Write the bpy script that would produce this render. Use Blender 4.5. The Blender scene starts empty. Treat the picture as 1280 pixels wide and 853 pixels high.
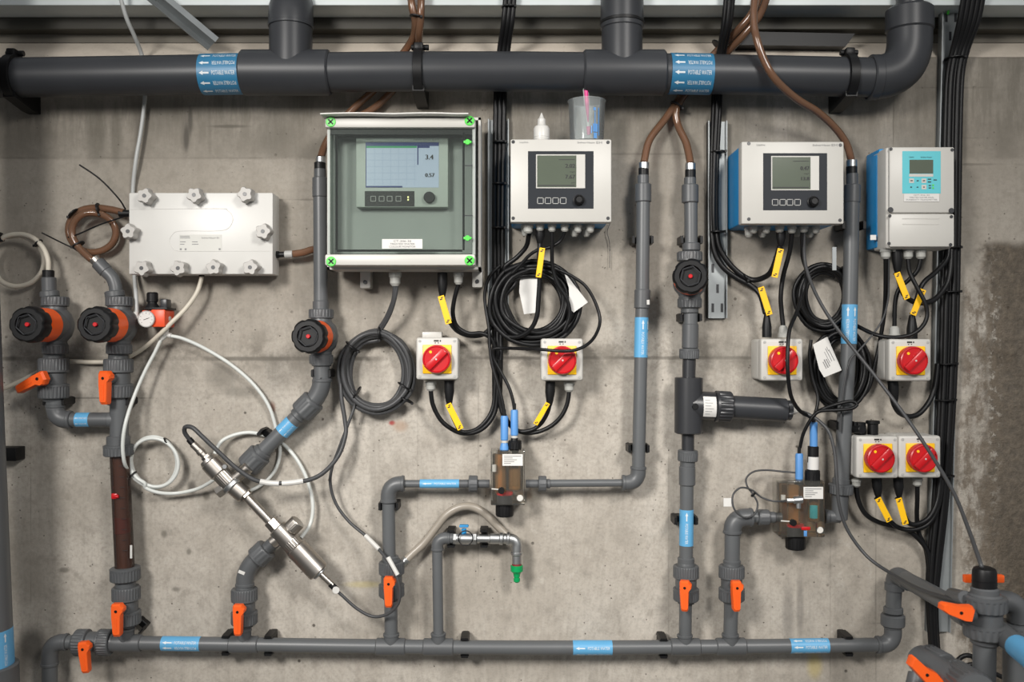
import bpy, bmesh, math, random
from mathutils import Vector, Matrix, Quaternion

# ------------------------------------------------------------------ camera, light, exposure
SC = bpy.context.scene
COL = SC.collection
D, CX, CY, F, ZC = 2.3, 640.0, 426.5, 1150.0, 1.45     # wall is the plane y = 0, camera 2.3 m in front of it

cam_d = bpy.data.cameras.new('camera'); cam = bpy.data.objects.new('camera', cam_d); COL.objects.link(cam)
cam.location = (0, -D, ZC); cam.rotation_euler = (math.pi/2, 0, 0)
cam_d.sensor_width = 36; cam_d.lens = 36*F/1280
cam_d.clip_start = 0.05
cam_d.dof.use_dof = True; cam_d.dof.focus_distance = 2.2; cam_d.dof.aperture_fstop = 4.0
SC.camera = cam

w = bpy.data.worlds.new('world'); SC.world = w; w.use_nodes = True
w.node_tree.nodes['Background'].inputs[0].default_value = (0.93, 0.96, 1.0, 1)
w.node_tree.nodes['Background'].inputs[1].default_value = 0.27

def area(name, loc, aim, size, sy, power, col=(1, 1, 1), shape='RECTANGLE', spread=180):
    l = bpy.data.lights.new(name, 'AREA'); l.shape = shape; l.size = size
    if shape in ('RECTANGLE', 'ELLIPSE'): l.size_y = sy
    l.energy = power; l.color = col; l.spread = math.radians(spread)
    o = bpy.data.objects.new(name, l); COL.objects.link(o); o.location = loc
    o.rotation_euler = (Vector(aim)-Vector(loc)).to_track_quat('-Z', 'Y').to_euler()
    return o
area('key_lamp', (-1.35, -2.75, ZC+1.0), (0.10, 0, ZC-0.42), 0.7, 0.7, 19, (1, 0.965, 0.92), 'DISK', 74)
area('second_lamp', (1.25, -2.75, ZC+1.4), (0.05, 0, ZC-0.50), 0.7, 0.7, 13, (1, 0.965, 0.92), 'DISK', 74)
area('ceiling_lamp', (-0.2, -1.3, ZC+1.8), (0.0, 0.0, ZC+0.5), 2.4, 0.4, 3.5, (1, 0.98, 0.95))

SC.view_settings.view_transform = 'Standard'; SC.view_settings.look = 'None'
SC.view_settings.gamma = 1; SC.view_settings.use_curve_mapping = False
SC.view_settings.exposure = 0.0

# ------------------------------------------------------------------ helpers: space
def P(px, py, d=0.055):
    s = (D-d)/F
    return Vector(((px-CX)*s, -d, ZC+(CY-py)*s))
def S(n, d=0.055): return n*(D-d)/F
def PP(t, d=0.055): return P(t[0], t[1], t[2] if len(t) > 2 else d)
rnd = random.Random(7)

# ------------------------------------------------------------------ helpers: materials
def nmat(name):
    m = bpy.data.materials.new(name); m.use_nodes = True
    return m, m.node_tree.nodes, m.node_tree.links, m.node_tree.nodes['Principled BSDF']
def plain(name, col, rough=0.45, metal=0.0, var=0.10, nscale=25, bump=0.0, emis=None, estr=0.0, spec=0.5):
    m, N, L, b = nmat(name)
    b.inputs['Roughness'].default_value = rough; b.inputs['Metallic'].default_value = metal
    b.inputs['Specular IOR Level'].default_value = spec
    tc = N.new('ShaderNodeTexCoord'); nz = N.new('ShaderNodeTexNoise')
    nz.inputs['Scale'].default_value = nscale; nz.inputs['Detail'].default_value = 4
    L.new(tc.outputs['Object'], nz.inputs['Vector'])
    mx = N.new('ShaderNodeMix'); mx.data_type = 'RGBA'
    mx.inputs[6].default_value = tuple(c*(1-var) for c in col)+(1,)
    mx.inputs[7].default_value = tuple(min(1, c*(1+var)) for c in col)+(1,)
    L.new(nz.outputs['Fac'], mx.inputs[0]); L.new(mx.outputs[2], b.inputs['Base Color'])
    if bump:
        bp = N.new('ShaderNodeBump'); bp.inputs['Strength'].default_value = bump; bp.inputs['Distance'].default_value = 0.001
        n2 = N.new('ShaderNodeTexNoise'); n2.inputs['Scale'].default_value = nscale*12
        L.new(tc.outputs['Object'], n2.inputs['Vector']); L.new(n2.outputs['Fac'], bp.inputs['Height']); L.new(bp.outputs['Normal'], b.inputs['Normal'])
    if emis:
        b.inputs['Emission Color'].default_value = emis+(1,); b.inputs['Emission Strength'].default_value = estr
    return m
def clear(name, tint, refl=0.12, rough=0.03, body=0.0, bodycol=(0.8, 0.8, 0.8)):
    m = bpy.data.materials.new(name); m.use_nodes = True
    N, L = m.node_tree.nodes, m.node_tree.links
    N.remove(N['Principled BSDF']); out = N['Material Output']
    t = N.new('ShaderNodeBsdfTransparent'); t.inputs[0].default_value = tint+(1,)
    g = N.new('ShaderNodeBsdfGlossy'); g.inputs['Roughness'].default_value = rough
    lw = N.new('ShaderNodeFresnel'); lw.inputs[0].default_value = 1.2+refl*2
    a = N.new('ShaderNodeMixShader'); last = t
    if body:
        df = N.new('ShaderNodeBsdfDiffuse'); df.inputs[0].default_value = bodycol+(1,)
        c = N.new('ShaderNodeMixShader'); c.inputs[0].default_value = body
        L.new(t.outputs[0], c.inputs[1]); L.new(df.outputs[0], c.inputs[2]); last = c
    L.new(lw.outputs[0], a.inputs[0]); L.new(last.outputs[0], a.inputs[1]); L.new(g.outputs[0], a.inputs[2])
    L.new(a.outputs[0], out.inputs[0])
    return m

M = {}
M['pvc'] = plain('grey_pvc', (0.092, 0.097, 0.101), 0.40, var=0.10, nscale=14)
M['pvc2'] = plain('grey_pvc_fitting', (0.080, 0.084, 0.088), 0.42, var=0.12, nscale=18)
M['main'] = plain('dark_grey_pvc', (0.032, 0.034, 0.038), 0.40, var=0.16, nscale=9, spec=0.35)
M['dark'] = plain('charcoal_pvc', (0.026, 0.027, 0.030), 0.36)
M['black'] = plain('black_plastic', (0.0055, 0.0055, 0.006), 0.45, spec=0.3)
M['cable'] = plain('black_cable', (0.006, 0.006, 0.0065), 0.42, spec=0.3)
M['gcable'] = plain('grey_cable', (0.050, 0.051, 0.053), 0.42, spec=0.35)
M['orange'] = plain('orange_plastic', (0.82, 0.105, 0.010), 0.42, var=0.06)
M['dorange'] = plain('red_orange_metal', (0.72, 0.075, 0.02), 0.40, var=0.06)
M['red'] = plain('red_plastic', (0.47, 0.008, 0.012), 0.32, var=0.06)
M['yellow'] = plain('yellow_plastic', (0.88, 0.50, 0.006), 0.42, var=0.05)
M['white'] = plain('white_plastic', (0.57, 0.562, 0.535), 0.38, var=0.03)
M['lgrey'] = plain('light_grey_plastic', (0.49, 0.478, 0.445), 0.42, var=0.03)
M['mgrey'] = plain('mid_grey_plastic', (0.36, 0.36, 0.345), 0.5, var=0.05)
M['encl'] = plain('enclosure_grey', (0.40, 0.43, 0.40), 0.5, var=0.04)
M['encl2'] = plain('enclosure_panel_grey', (0.25, 0.27, 0.255), 0.5, var=0.12, nscale=8)
M['blue'] = plain('blue_plastic', (0.012, 0.21, 0.48), 0.45, var=0.10)
M['pblue'] = plain('pale_blue_sleeve', (0.085, 0.25, 0.55), 0.45, var=0.05)
M['cyan'] = plain('cyan_film', (0.085, 0.46, 0.52), 0.4, var=0.04)
M['lblue'] = plain('label_blue', (0.10, 0.33, 0.56), 0.42, var=0.08)
M['dblue'] = plain('dark_label_blue', (0.024, 0.155, 0.29), 0.42, var=0.10)
M['print'] = plain('white_print', (0.60, 0.64, 0.66), 0.5, var=0.02)
M['ink'] = plain('black_ink', (0.02, 0.02, 0.02), 0.6, var=0.02)
M['gink'] = plain('grey_ink', (0.22, 0.22, 0.22), 0.6, var=0.02)
M['paper'] = plain('white_paper', (0.62, 0.61, 0.585), 0.7, var=0.03)
M['lcd'] = plain('lcd_glass', (0.095, 0.112, 0.085), 0.15, var=0.05, spec=0.3)
M['gland'] = plain('grey_nylon', (0.36, 0.36, 0.335), 0.5, var=0.05)
M['knobgrey'] = plain('grey_knob_plastic', (0.40, 0.385, 0.36), 0.45, var=0.04)
M['plateg'] = plain('silver_label', (0.52, 0.515, 0.48), 0.5, var=0.04)
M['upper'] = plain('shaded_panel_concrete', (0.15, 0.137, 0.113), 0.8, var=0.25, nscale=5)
M['bezel'] = plain('slate_bezel', (0.016, 0.019, 0.024), 0.5, spec=0.2)
M['screen'] = plain('lit_screen', (0.30, 0.34, 0.42), 0.2, emis=(0.52, 0.62, 0.80), estr=0.30, var=0.02)
M['screen_bar'] = plain('screen_navy', (0.02, 0.03, 0.10), 0.2, emis=(0.03, 0.045, 0.16), estr=0.4, var=0.02)
M['screen_green'] = plain('screen_green', (0.03, 0.2, 0.08), 0.2, emis=(0.03, 0.22, 0.09), estr=0.5, var=0.02)
M['screen_grid'] = plain('screen_grid', (0.24, 0.28, 0.36), 0.2, emis=(0.42, 0.52, 0.70), estr=0.26, var=0.02)
M['led'] = plain('lit_led', (0.8, 0.75, 0.3), 0.3, emis=(0.9, 0.85, 0.35), estr=1.2, var=0.02)
M['steel'] = plain('stainless_steel', (0.43, 0.40, 0.365), 0.36, 1.0, var=0.12, nscale=30)
M['steel2'] = plain('bright_steel', (0.50, 0.51, 0.51), 0.38, 1.0, var=0.10, nscale=40)
M['galv'] = plain('galvanised_steel', (0.30, 0.32, 0.325), 0.5, 0.5, var=0.28, nscale=18)
M['beam'] = plain('painted_beam', (0.036, 0.033, 0.024), 0.55, 0.0, var=0.3, nscale=6)
M['flange'] = plain('zinc_flange', (0.56, 0.60, 0.60), 0.5, 0.1, var=0.2, nscale=6)
M['green'] = plain('green_plastic', (0.0, 0.26, 0.075), 0.35, var=0.06)
M['lime'] = plain('lime_plastic', (0.075, 0.60, 0.06), 0.4, var=0.06)
M['beige'] = plain('cream_hose', (0.56, 0.515, 0.43), 0.5, var=0.06)
M['wtube'] = plain('white_tube', (0.58, 0.60, 0.575), 0.35, var=0.04)
M['gtube'] = plain('pale_grey_tube', (0.42, 0.43, 0.42), 0.4, var=0.05)
M['bhose'] = clear('brown_hose', (0.62, 0.36, 0.24), 0.16, 0.12, 0.60, (0.20, 0.108, 0.064))
M['those'] = plain('taupe_hose', (0.27, 0.24, 0.20), 0.35, var=0.10)
M['acryl'] = clear('clear_acrylic', (0.90, 0.90, 0.885), 0.10, 0.03, 0.05, (0.7, 0.68, 0.6))
M['door'] = clear('tinted_door', (0.86, 0.89, 0.87), 0.10, 0.02, 0.02, (0.5, 0.53, 0.51))
M['cup'] = clear('cloudy_plastic', (0.93, 0.95, 0.95), 0.10, 0.12, 0.17, (0.75, 0.8, 0.8))
M['amber'] = clear('amber_water', (0.78, 0.54, 0.28), 0.08, 0.1, 0.28, (0.42, 0.22, 0.07))
M['tubeglass'] = clear('brown_glass', (0.58, 0.44, 0.38), 0.12, 0.05, 0.18, (0.16, 0.10, 0.08))
M['rust'] = plain('rust_brown_core', (0.11, 0.055, 0.04), 0.6, var=0.5, nscale=14)
M['darkred'] = plain('dark_red_float', (0.16, 0.018, 0.02), 0.5, var=0.2)
M['brass'] = plain('brass', (0.62, 0.42, 0.22), 0.3, 1.0, var=0.1)
M['teal'] = plain('teal_sleeve', (0.03, 0.36, 0.38), 0.4)
M['pink'] = plain('pink_grip', (0.66, 0.03, 0.22), 0.4)
M['amberplate'] = plain('amber_varnish', (0.36, 0.20, 0.075), 0.4, var=0.3, nscale=30)
M['plate'] = plain('taupe_plate', (0.30, 0.26, 0.20), 0.5, var=0.15)
M['floor'] = plain('floor_concrete', (0.25, 0.24, 0.22), 0.7, var=0.2, nscale=4, bump=0.3)

# ------------------------------------------------------------------ helpers: meshes
class MB:
    def __init__(s): s.v = []; s.f = []
    def add(s, vs, fs, mat=None):
        n = len(s.v)
        s.v += [tuple(mat @ Vector(v)) if mat else tuple(v) for v in vs]
        s.f += [tuple(i+n for i in f) for f in fs]
        return s
    def tube(s, pts, r, seg=12, closed=False):
        pts = [Vector(p) for p in pts]; n = len(pts)
        rr = r if isinstance(r, (list, tuple)) else [r]*n
        tans = []
        for i in range(n):
            a = pts[i-1] if (i > 0 or closed) else pts[i]
            b = pts[(i+1) % n] if (i < n-1 or closed) else pts[i]
            tans.append((b-a).normalized())
        t0 = tans[0]; ref = Vector((0, 1, 0)) if abs(t0.y) < 0.9 else Vector((1, 0, 0))
        u = (ref - t0*ref.dot(t0)).normalized(); vs = []; us = []
        for i in range(n):
            if i:
                q = tans[i-1].rotation_difference(tans[i]); u = q @ u
                u = (u - tans[i]*u.dot(tans[i])).normalized()
            us.append(u.copy()); w_ = tans[i].cross(u)
            for k in range(seg):
                a = 2*math.pi*k/seg
                vs.append(pts[i] + (u*math.cos(a)+w_*math.sin(a))*rr[i])
        fs = []
        m = n if closed else n-1
        for i in range(m):
            j = (i+1) % n
            for k in range(seg):
                k2 = (k+1) % seg
                fs.append((i*seg+k, i*seg+k2, j*seg+k2, j*seg+k))
        if not closed:
            fs.append(tuple(range(seg-1, -1, -1))); fs.append(tuple((n-1)*seg+k for k in range(seg)))
        return s.add(vs, fs)
    def lathe(s, p0, ax, prof, seg=24, flute=0, fd=0.05):
        p0 = Vector(p0); ax = Vector(ax).normalized()
        ref = Vector((0, -1, 0)) if abs(ax.y) < 0.9 else Vector((0, 0, 1))
        u = (ref-ax*ref.dot(ax)).normalized(); v = ax.cross(u)
        if flute: seg = flute*4
        vs = []; fs = []; n = len(prof)
        for (t, r) in prof:
            fl = flute and r < 0
            r = abs(r)
            for k in range(seg):
                a = 2*math.pi*k/seg
                q = r*(1-fd) if (fl and k % 4 in (0, 1)) else r
                vs.append(p0+ax*t+(u*math.cos(a)+v*math.sin(a))*q)
        for i in range(n-1):
            for k in range(seg):
                k2 = (k+1) % seg
                fs.append((i*seg+k, i*seg+k2, (i+1)*seg+k2, (i+1)*seg+k))
        if abs(prof[0][1]) > 1e-6: fs.append(tuple(range(seg-1, -1, -1)))
        if abs(prof[-1][1]) > 1e-6: fs.append(tuple((n-1)*seg+k for k in range(seg)))
        return s.add(vs, fs)
    def cyl(s, p0, p1, r, bev=None, seg=24):
        p0 = Vector(p0); p1 = Vector(p1); L = (p1-p0).length
        b = min(r*0.11, L*0.2) if bev is None else bev
        return s.lathe(p0, p1-p0, [(0, r-b), (b, r), (L-b, r), (L, r-b)], seg)
    def nut(s, p0, p1, r, ribs=28, fd=0.045):
        p0 = Vector(p0); p1 = Vector(p1); L = (p1-p0).length; b = L*0.12
        return s.lathe(p0, p1-p0, [(0, r*0.90), (b*0.5, r), (b*1.6, r), (b*1.6, -r), (L-b, -r), (L-b*0.5, r*0.97), (L, r*0.90)], flute=ribs, fd=fd)
    def hexn(s, p0, p1, r): return s.cyl(p0, p1, r, seg=6)
    def box(s, lo, hi, bev=0.0, seg=2, mat=None):
        bm = bmesh.new(); bmesh.ops.create_cube(bm, size=1)
        lo = Vector(lo); hi = Vector(hi); c = (lo+hi)/2; d = hi-lo
        for v in bm.verts: v.co = Vector((c.x+v.co.x*d.x, c.y+v.co.y*d.y, c.z+v.co.z*d.z))
        if bev > 0:
            bmesh.ops.bevel(bm, geom=bm.edges[:], offset=min(bev, min(abs(x) for x in d)*0.45), segments=seg, profile=0.5, affect='EDGES')
        bm.verts.ensure_lookup_table()
        vs = [v.co.copy() for v in bm.verts]; fs = [tuple(v.index for v in f.verts) for f in bm.faces]
        bm.free()
        return s.add(vs, fs, mat)
    def prism(s, outline, y0, y1, mat=None, ch=0.0):
        """outline in local XZ, extruded along local y from y0 (back) to y1 (front), front edge chamfered"""
        n = len(outline); cx = sum(p[0] for p in outline)/n; cz = sum(p[1] for p in outline)/n
        rings = [(y0, 1.0), (y1, 1.0)] if not ch else [(y0, 1.0), (y1-(y1-y0)*0.25, 1.0), (y1, 1-ch)]
        vs = []; fs = []
        for (y, k) in rings:
            for (x, z) in outline: vs.append((cx+(x-cx)*k, y, cz+(z-cz)*k))
        for i in range(len(rings)-1):
            for k in range(n):
                k2 = (k+1) % n; fs.append((i*n+k, i*n+k2, (i+1)*n+k2, (i+1)*n+k))
        fs.append(tuple(range(n-1, -1, -1))); fs.append(tuple((len(rings)-1)*n+k for k in range(n)))
        return s.add(vs, fs, mat)
    def mesh(s, name, smooth=35):
        me = bpy.data.meshes.new(name); me.from_pydata(s.v, [], s.f); me.update()
        bm = bmesh.new(); bm.from_mesh(me); bmesh.ops.recalc_face_normals(bm, faces=bm.faces[:]); bm.to_mesh(me); bm.free()
        if smooth:
            me.polygons.foreach_set('use_smooth', [True]*len(me.polygons))
            try: me.set_sharp_from_angle(angle=math.radians(smooth))
            except Exception: pass
        return me

ROOTM = {}
def thing(name, label, cat, mat, group=None):
    """Empty at the thing's base; mat = Matrix or base point"""
    o = bpy.data.objects.new(name, None); COL.objects.link(o); o.empty_display_size = 0.02
    m = mat if isinstance(mat, Matrix) else Matrix.Translation(mat)
    o.matrix_world = m; ROOTM[o.name] = m
    o['label'] = label; o['category'] = cat
    if group: o['group'] = group
    return o
def part(name, mb, mat, parent, label=None, world=True, smooth=35):
    me = mb.mesh(name, smooth) if isinstance(mb, MB) else mb
    o = bpy.data.objects.new(name, me); COL.objects.link(o)
    if not me.materials: me.materials.append(M[mat] if isinstance(mat, str) else mat)
    rm = ROOTM[parent.name]; ROOTM[o.name] = rm
    if world: me.transform(rm.inverted())
    o.parent = parent
    if label: o['label'] = label
    return o
def solo(name, mb, mat, label=None, cat=None, group=None, kind=None, smooth=35):
    me = mb.mesh(name, smooth); xs = [v.co for v in me.vertices]
    c = Vector(((min(p.x for p in xs)+max(p.x for p in xs))/2, (min(p.y for p in xs)+max(p.y for p in xs))/2, min(p.z for p in xs)))
    me.transform(Matrix.Translation(-c))
    o = bpy.data.objects.new(name, me); COL.objects.link(o); o.location = c
    me.materials.append(M[mat] if isinstance(mat, str) else mat); ROOTM[o.name] = Matrix.Translation(c)
    if label: o['label'] = label
    if cat: o['category'] = cat
    if group: o['group'] = group
    if kind: o['kind'] = kind
    return o
def copy_tree(o, mat, label, group=None):
    def rec(src, par):
        c = src.copy(); COL.objects.link(c); c.parent = par
        for ch in src.children: rec(ch, c)
        return c
    r = rec(o, None); r.matrix_world = mat; r['label'] = label; ROOTM[r.name] = mat
    if group: r['group'] = group
    return r

def smooth_pts(pts, sub=7, closed=False):
    n = len(pts); out = []
    rng = range(n if closed else n-1)
    for i in rng:
        if closed: a, b, c, d = pts[i-1], pts[i], pts[(i+1) % n], pts[(i+2) % n]
        else: a, b, c, d = pts[max(i-1, 0)], pts[i], pts[i+1], pts[min(i+2, n-1)]
        for k in range(sub):
            t = k/sub
            out.append(0.5*((2*b)+(c-a)*t+(2*a-5*b+4*c-d)*t*t+(3*b-a-3*c+d)*t*t*t))
    if not closed: out.append(pts[-1])
    return out
def arc_corner(a, c, b, rad, n=10):
    """a -> c -> b with the corner rounded"""
    a, c, b = Vector(a), Vector(c), Vector(b)
    p = c+(a-c).normalized()*rad; q = c+(b-c).normalized()*rad
    out = [a] if (p-a).length > 1e-4 else []
    for k in range(n+1):
        t = k/n; out.append(p*(1-t)**2*1+c*2*t*(1-t)+q*t*t)
    if (b-q).length > 1e-4: out.append(b)
    return out

_T = {}
def text_geo(st):
    if st in _T: return _T[st]
    cu = bpy.data.curves.new('t', 'FONT'); cu.body = st; cu.size = 1; cu.resolution_u = 2
    o = bpy.data.objects.new('t', cu); COL.objects.link(o)
    bpy.context.view_layer.update()
    dg = bpy.context.evaluated_depsgraph_get()
    me = bpy.data.meshes.new_from_object(o.evaluated_get(dg))
    vs = [v.co.copy() for v in me.vertices]; fs = [tuple(p.vertices) for p in me.polygons]
    bpy.data.objects.remove(o); bpy.data.curves.remove(cu); bpy.data.meshes.remove(me)
    x0 = min(v.x for v in vs); x1 = max(v.x for v in vs); y0 = min(v.y for v in vs); y1 = max(v.y for v in vs)
    vs = [((v.x-(x0+x1)/2), (v.y-(y0+y1)/2)) for v in vs]
    _T[st] = (vs, fs, x1-x0, y1-y0)
    return _T[st]
def text_flat(mb, st, c, w=None, h=None, right=Vector((1, 0, 0)), up=Vector((0, 0, 1)), off=0.0004):
    vs, fs, tw, th = text_geo(st)
    sx = (w/tw) if w else h/th; sy = (h/th) if h else sx
    nrm = right.cross(up)
    mb.add([Vector(c)+right*(x*sx)+up*(y*sy)+nrm*off for x, y in vs], fs)
ARROW = ([(-.5, 0), (-.1, .32), (-.1, .13), (.5, .13), (.5, -.13), (-.1, -.13), (-.1, -.32)], [(0, 1, 6), (1, 2, 5, 6), (2, 3, 4, 5)])

def wrap_label(parent, p0, p1, r, rows, mat, vdir, tag=None):
    """printed sleeve round a pipe, text reading from p0 to p1, glyph tops towards vdir; rows = [(angle, flipped)]"""
    p0 = Vector(p0); p1 = Vector(p1); A = (p1-p0); L = A.length; A.normalize()
    V = Vector(vdir); V = (V-A*V.dot(A)).normalized(); O = A.cross(V)
    if O.y > 0: O = -O
    mb = MB(); rr = r+0.0006; mb.cyl(p0, p1, rr, 0.0002, 28)
    lab = part('pipe_label', mb, mat, parent, tag)
    tb = MB(); rt = rr+0.0003; hgt = min(r*0.42, L*0.10)
    for ang, fl in rows:
        for kind in ('arrow', 'text'):
            if kind == 'arrow': vs, fs = ARROW; tw = 1.0; th = 0.7; wd = L*0.24; hh = hgt*1.1; cu = L*0.18
            else: vs, fs, tw, th = text_geo('POTABLE WATER'); wd = L*0.56; hh = hgt; cu = L*0.65
            out = []
            for x, y in vs:
                if fl and kind == 'text': x, y = -x, -y
                a = ang + (y/th*hh)/rt
                out.append(p0+A*(cu+x/tw*wd)+(O*math.cos(a)+V*math.sin(a))*rt)
            tb.add(out, fs)
    part('lettering', tb, 'print', lab, smooth=0)
    return lab

# pixel-space builders ------------------------------------------------------------
def pbox(mb, x0, y0, x1, y1, d0, d1, bev=0.0, seg=2):
    """box whose front face (at depth d1) covers the given photo rectangle"""
    a = P(x0, y1, d1); b = P(x1, y0, d1)
    return mb.box((a.x, -d1, a.z), (b.x, -d0, b.z), bev, seg)
def pipe(T, pts, wpx, mat='pvc', name='pipe', seg=24, sub=0):
    ps = [PP(t) for t in pts]
    if sub: ps = smooth_pts(ps, sub)
    dm = sum(-p.y for p in ps)/len(ps)
    return part(name, MB().tube(ps, S(wpx, dm)/2, seg), mat, T)
def collar(T, a, b, wpx, mat='pvc2', name='socket'):
    a = PP(a); b = PP(b); return part(name, MB().cyl(a, b, S(wpx, -a.y)/2), mat, T)
def nut(T, a, b, wpx, mat='pvc2', name='union_nut', ribs=28):
    a = PP(a); b = PP(b); return part(name, MB().nut(a, b, S(wpx, -a.y)/2, ribs), mat, T)
def elbow(T, a, c, b, wpx, mat='pvc2', radpx=None, rim=True, name='elbow'):
    a, c, b = PP(a), PP(c), PP(b); r = S(wpx, -c.y)/2
    rad = S(radpx, -c.y) if radpx else min((a-c).length, (b-c).length)*0.95
    mb = MB().tube(arc_corner(a, c, b, rad), r, 24)
    if rim:
        for e in (a, b):
            k = (c-e).normalized(); mb.cyl(e-k*.001, e+k*r*0.35, r*1.07)
    return part(name, mb, mat, T)
def tee(T, a, b, wpx, c, e, bw, mat='pvc2'):
    a, b, c, e = PP(a), PP(b), PP(c), PP(e); r = S(wpx, -a.y)/2; rb = S(bw, -c.y)/2
    mb = MB().cyl(a, b, r); mb.cyl(c, e, rb)
    mb.cyl(e+(c-e).normalized()*rb*0.3, e-(c-e).normalized()*.001, rb*1.07)
    return part('tee', mb, mat, T)
def hlabel(T, x0, x1, y, wpx, rows=((0.0, False),), mat='lblue', y1=None):
    return wrap_label(T, P(x0, y), P(x1, y1 or y), S(wpx)/2, rows, mat, (0, 0, 1))
def vlabel(T, x, y0, y1, wpx, rows=((0.0, False),), mat='lblue', x1=None):
    return wrap_label(T, P(x, y0), P(x1 or x, y1), S(wpx)/2, rows, mat, (1, 0, 0))

def cable(pts, wpx, label, mat='cable', name='cable', cat='cable', group=None, d=0.03, sub=7, seg=9, closed=False):
    ps = smooth_pts([PP(t, d) for t in pts], sub, closed)
    dm = sum(-p.y for p in ps)/len(ps)
    return solo(name, MB().tube(ps, S(wpx, dm)/2, seg, closed), mat, label, cat, group, smooth=60)
def tie(parent, px, py, d, r, ang=0, name='cable_tie', mat='black', wd=0.004):
    """small strap ring around something running in direction ang (degrees, 0 = along +x)"""
    c = P(px, py, d); a = math.radians(ang); ax = Vector((math.cos(a), 0, math.sin(a)))
    mb = MB().cyl(c-ax*wd/2, c+ax*wd/2, r, seg=14)
    e = Vector((ax.z, -0.6, -ax.x)).normalized(); mb.box((-0.003, -0.003, -0.003), (0.003, 0.003, 0.003), 0.0006, 1, Matrix.Translation(c+e*r))
    return part(name, mb, mat, parent)
def marker(parent, x0, y0, x1, y1, d, wpx=8):
    """yellow cable marker strip with black print at both ends"""
    a = P(x0, y0, d); b = P(x1, y1, d); L = (b-a).length; u = (b-a).normalized()
    v = Vector((u.z, 0, -u.x)); o = Vector((0, -1, 0)); hw = S(wpx, d)/2
    m = Matrix(((u.x, 0, v.x, a.x), (u.y, 1, v.y, a.y), (u.z, 0, v.z, a.z), (0, 0, 0, 1)))
    mb = MB().box((0, -0.0016, -hw), (L, 0, hw), 0.0007, 1, m)
    t = part('marker_tag', mb, 'yellow', parent, 'yellow marker tag with black print')
    pm = MB()
    for s0 in (0.05, 0.86):
        pm.box((L*s0, -0.0021, -hw*0.55), (L*(s0+0.035), -0.0015, hw*0.15), 0, 1, m); pm.box((L*(s0+0.05), -0.0021, -hw*0.2), (L*(s0+0.09), -0.0015, hw*0.6), 0, 1, m)
    part('lettering', pm, 'ink', t)
    sm = MB()
    for s0 in (0.02, 0.95): sm.cyl(a+u*L*s0+Vector((0, 0.006, 0))-u*0.002, a+u*L*s0+Vector((0, 0.006, 0))+u*0.002, hw*0.85, seg=12)
    part('strap', sm, 'black', t)
    return t
def gland(parent, px, py0, py1, d, wpx, mat='gland', name='cable_gland', world=True):
    """hexagon body and domed cap hanging down from py0 to py1 (or standing up when py1 < py0)"""
    a = P(px, py0, d); b = P(px, py1, d); L = (b-a).length; r = S(wpx, d)/2
    return part(name, MB().lathe(a, b-a, [(0, r), (L*0.32, r), (L*0.36, r*0.86), (L*0.80, r*0.82), (L, r*0.5)], 12), mat, parent, smooth=30)
def boot(parent, px, py0, py1, d, wpx, px1=None):
    """long black heat-shrink boot"""
    a = P(px, py0, d); b = P(px1 or px, py1, d); L = (b-a).length; r = S(wpx, d)/2
    return part('shrink_boot', MB().lathe(a, b-a, [(0, r), (L*0.45, r*1.0), (L*0.8, r*0.72), (L, r*0.5)], 12), 'black', parent, smooth=50)

for st in ('POTABLE WATER',): text_geo(st)

# ------------------------------------------------------------------ concrete
class G:
    """tiny node-graph helper"""
    def __init__(s, m): s.N = m.node_tree.nodes; s.L = m.node_tree.links
    def inp(s, node, i, v):
        if hasattr(v, 'is_linked') or hasattr(v, 'links'): s.L.new(v, node.inputs[i])
        elif isinstance(v, (tuple, list)): node.inputs[i].default_value = tuple(v)+((1,) if len(node.inputs[i].default_value) == 4 and len(v) == 3 else ())
        else: node.inputs[i].default_value = v
    def m(s, op, a, b=0.0, clamp=False):
        n = s.N.new('ShaderNodeMath'); n.operation = op; n.use_clamp = clamp; s.inp(n, 0, a); s.inp(n, 1, b); return n.outputs[0]
    def noise(s, vec, scale, detail=5, rough=0.55, sc=None):
        if sc:
            mp = s.N.new('ShaderNodeMapping'); s.L.new(vec, mp.inputs[0]); mp.inputs['Scale'].default_value = sc; vec = mp.outputs[0]
        n = s.N.new('ShaderNodeTexNoise'); s.L.new(vec, n.inputs['Vector']); n.inputs['Scale'].default_value = scale
        n.inputs['Detail'].default_value = detail; n.inputs['Roughness'].default_value = rough; return n.outputs['Fac']
    def ramp(s, v, lo, hi):
        n = s.N.new('ShaderNodeMapRange'); n.interpolation_type = 'SMOOTHSTEP'; s.inp(n, 0, v); n.inputs[1].default_value = lo; n.inputs[2].default_value = hi
        return n.outputs[0]
    def mix(s, f, a, b, mode='MIX'):
        n = s.N.new('ShaderNodeMix'); n.data_type = 'RGBA'; n.blend_type = mode; s.inp(n, 0, f); s.inp(n, 6, a); s.inp(n, 7, b); return n.outputs[2]

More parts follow.
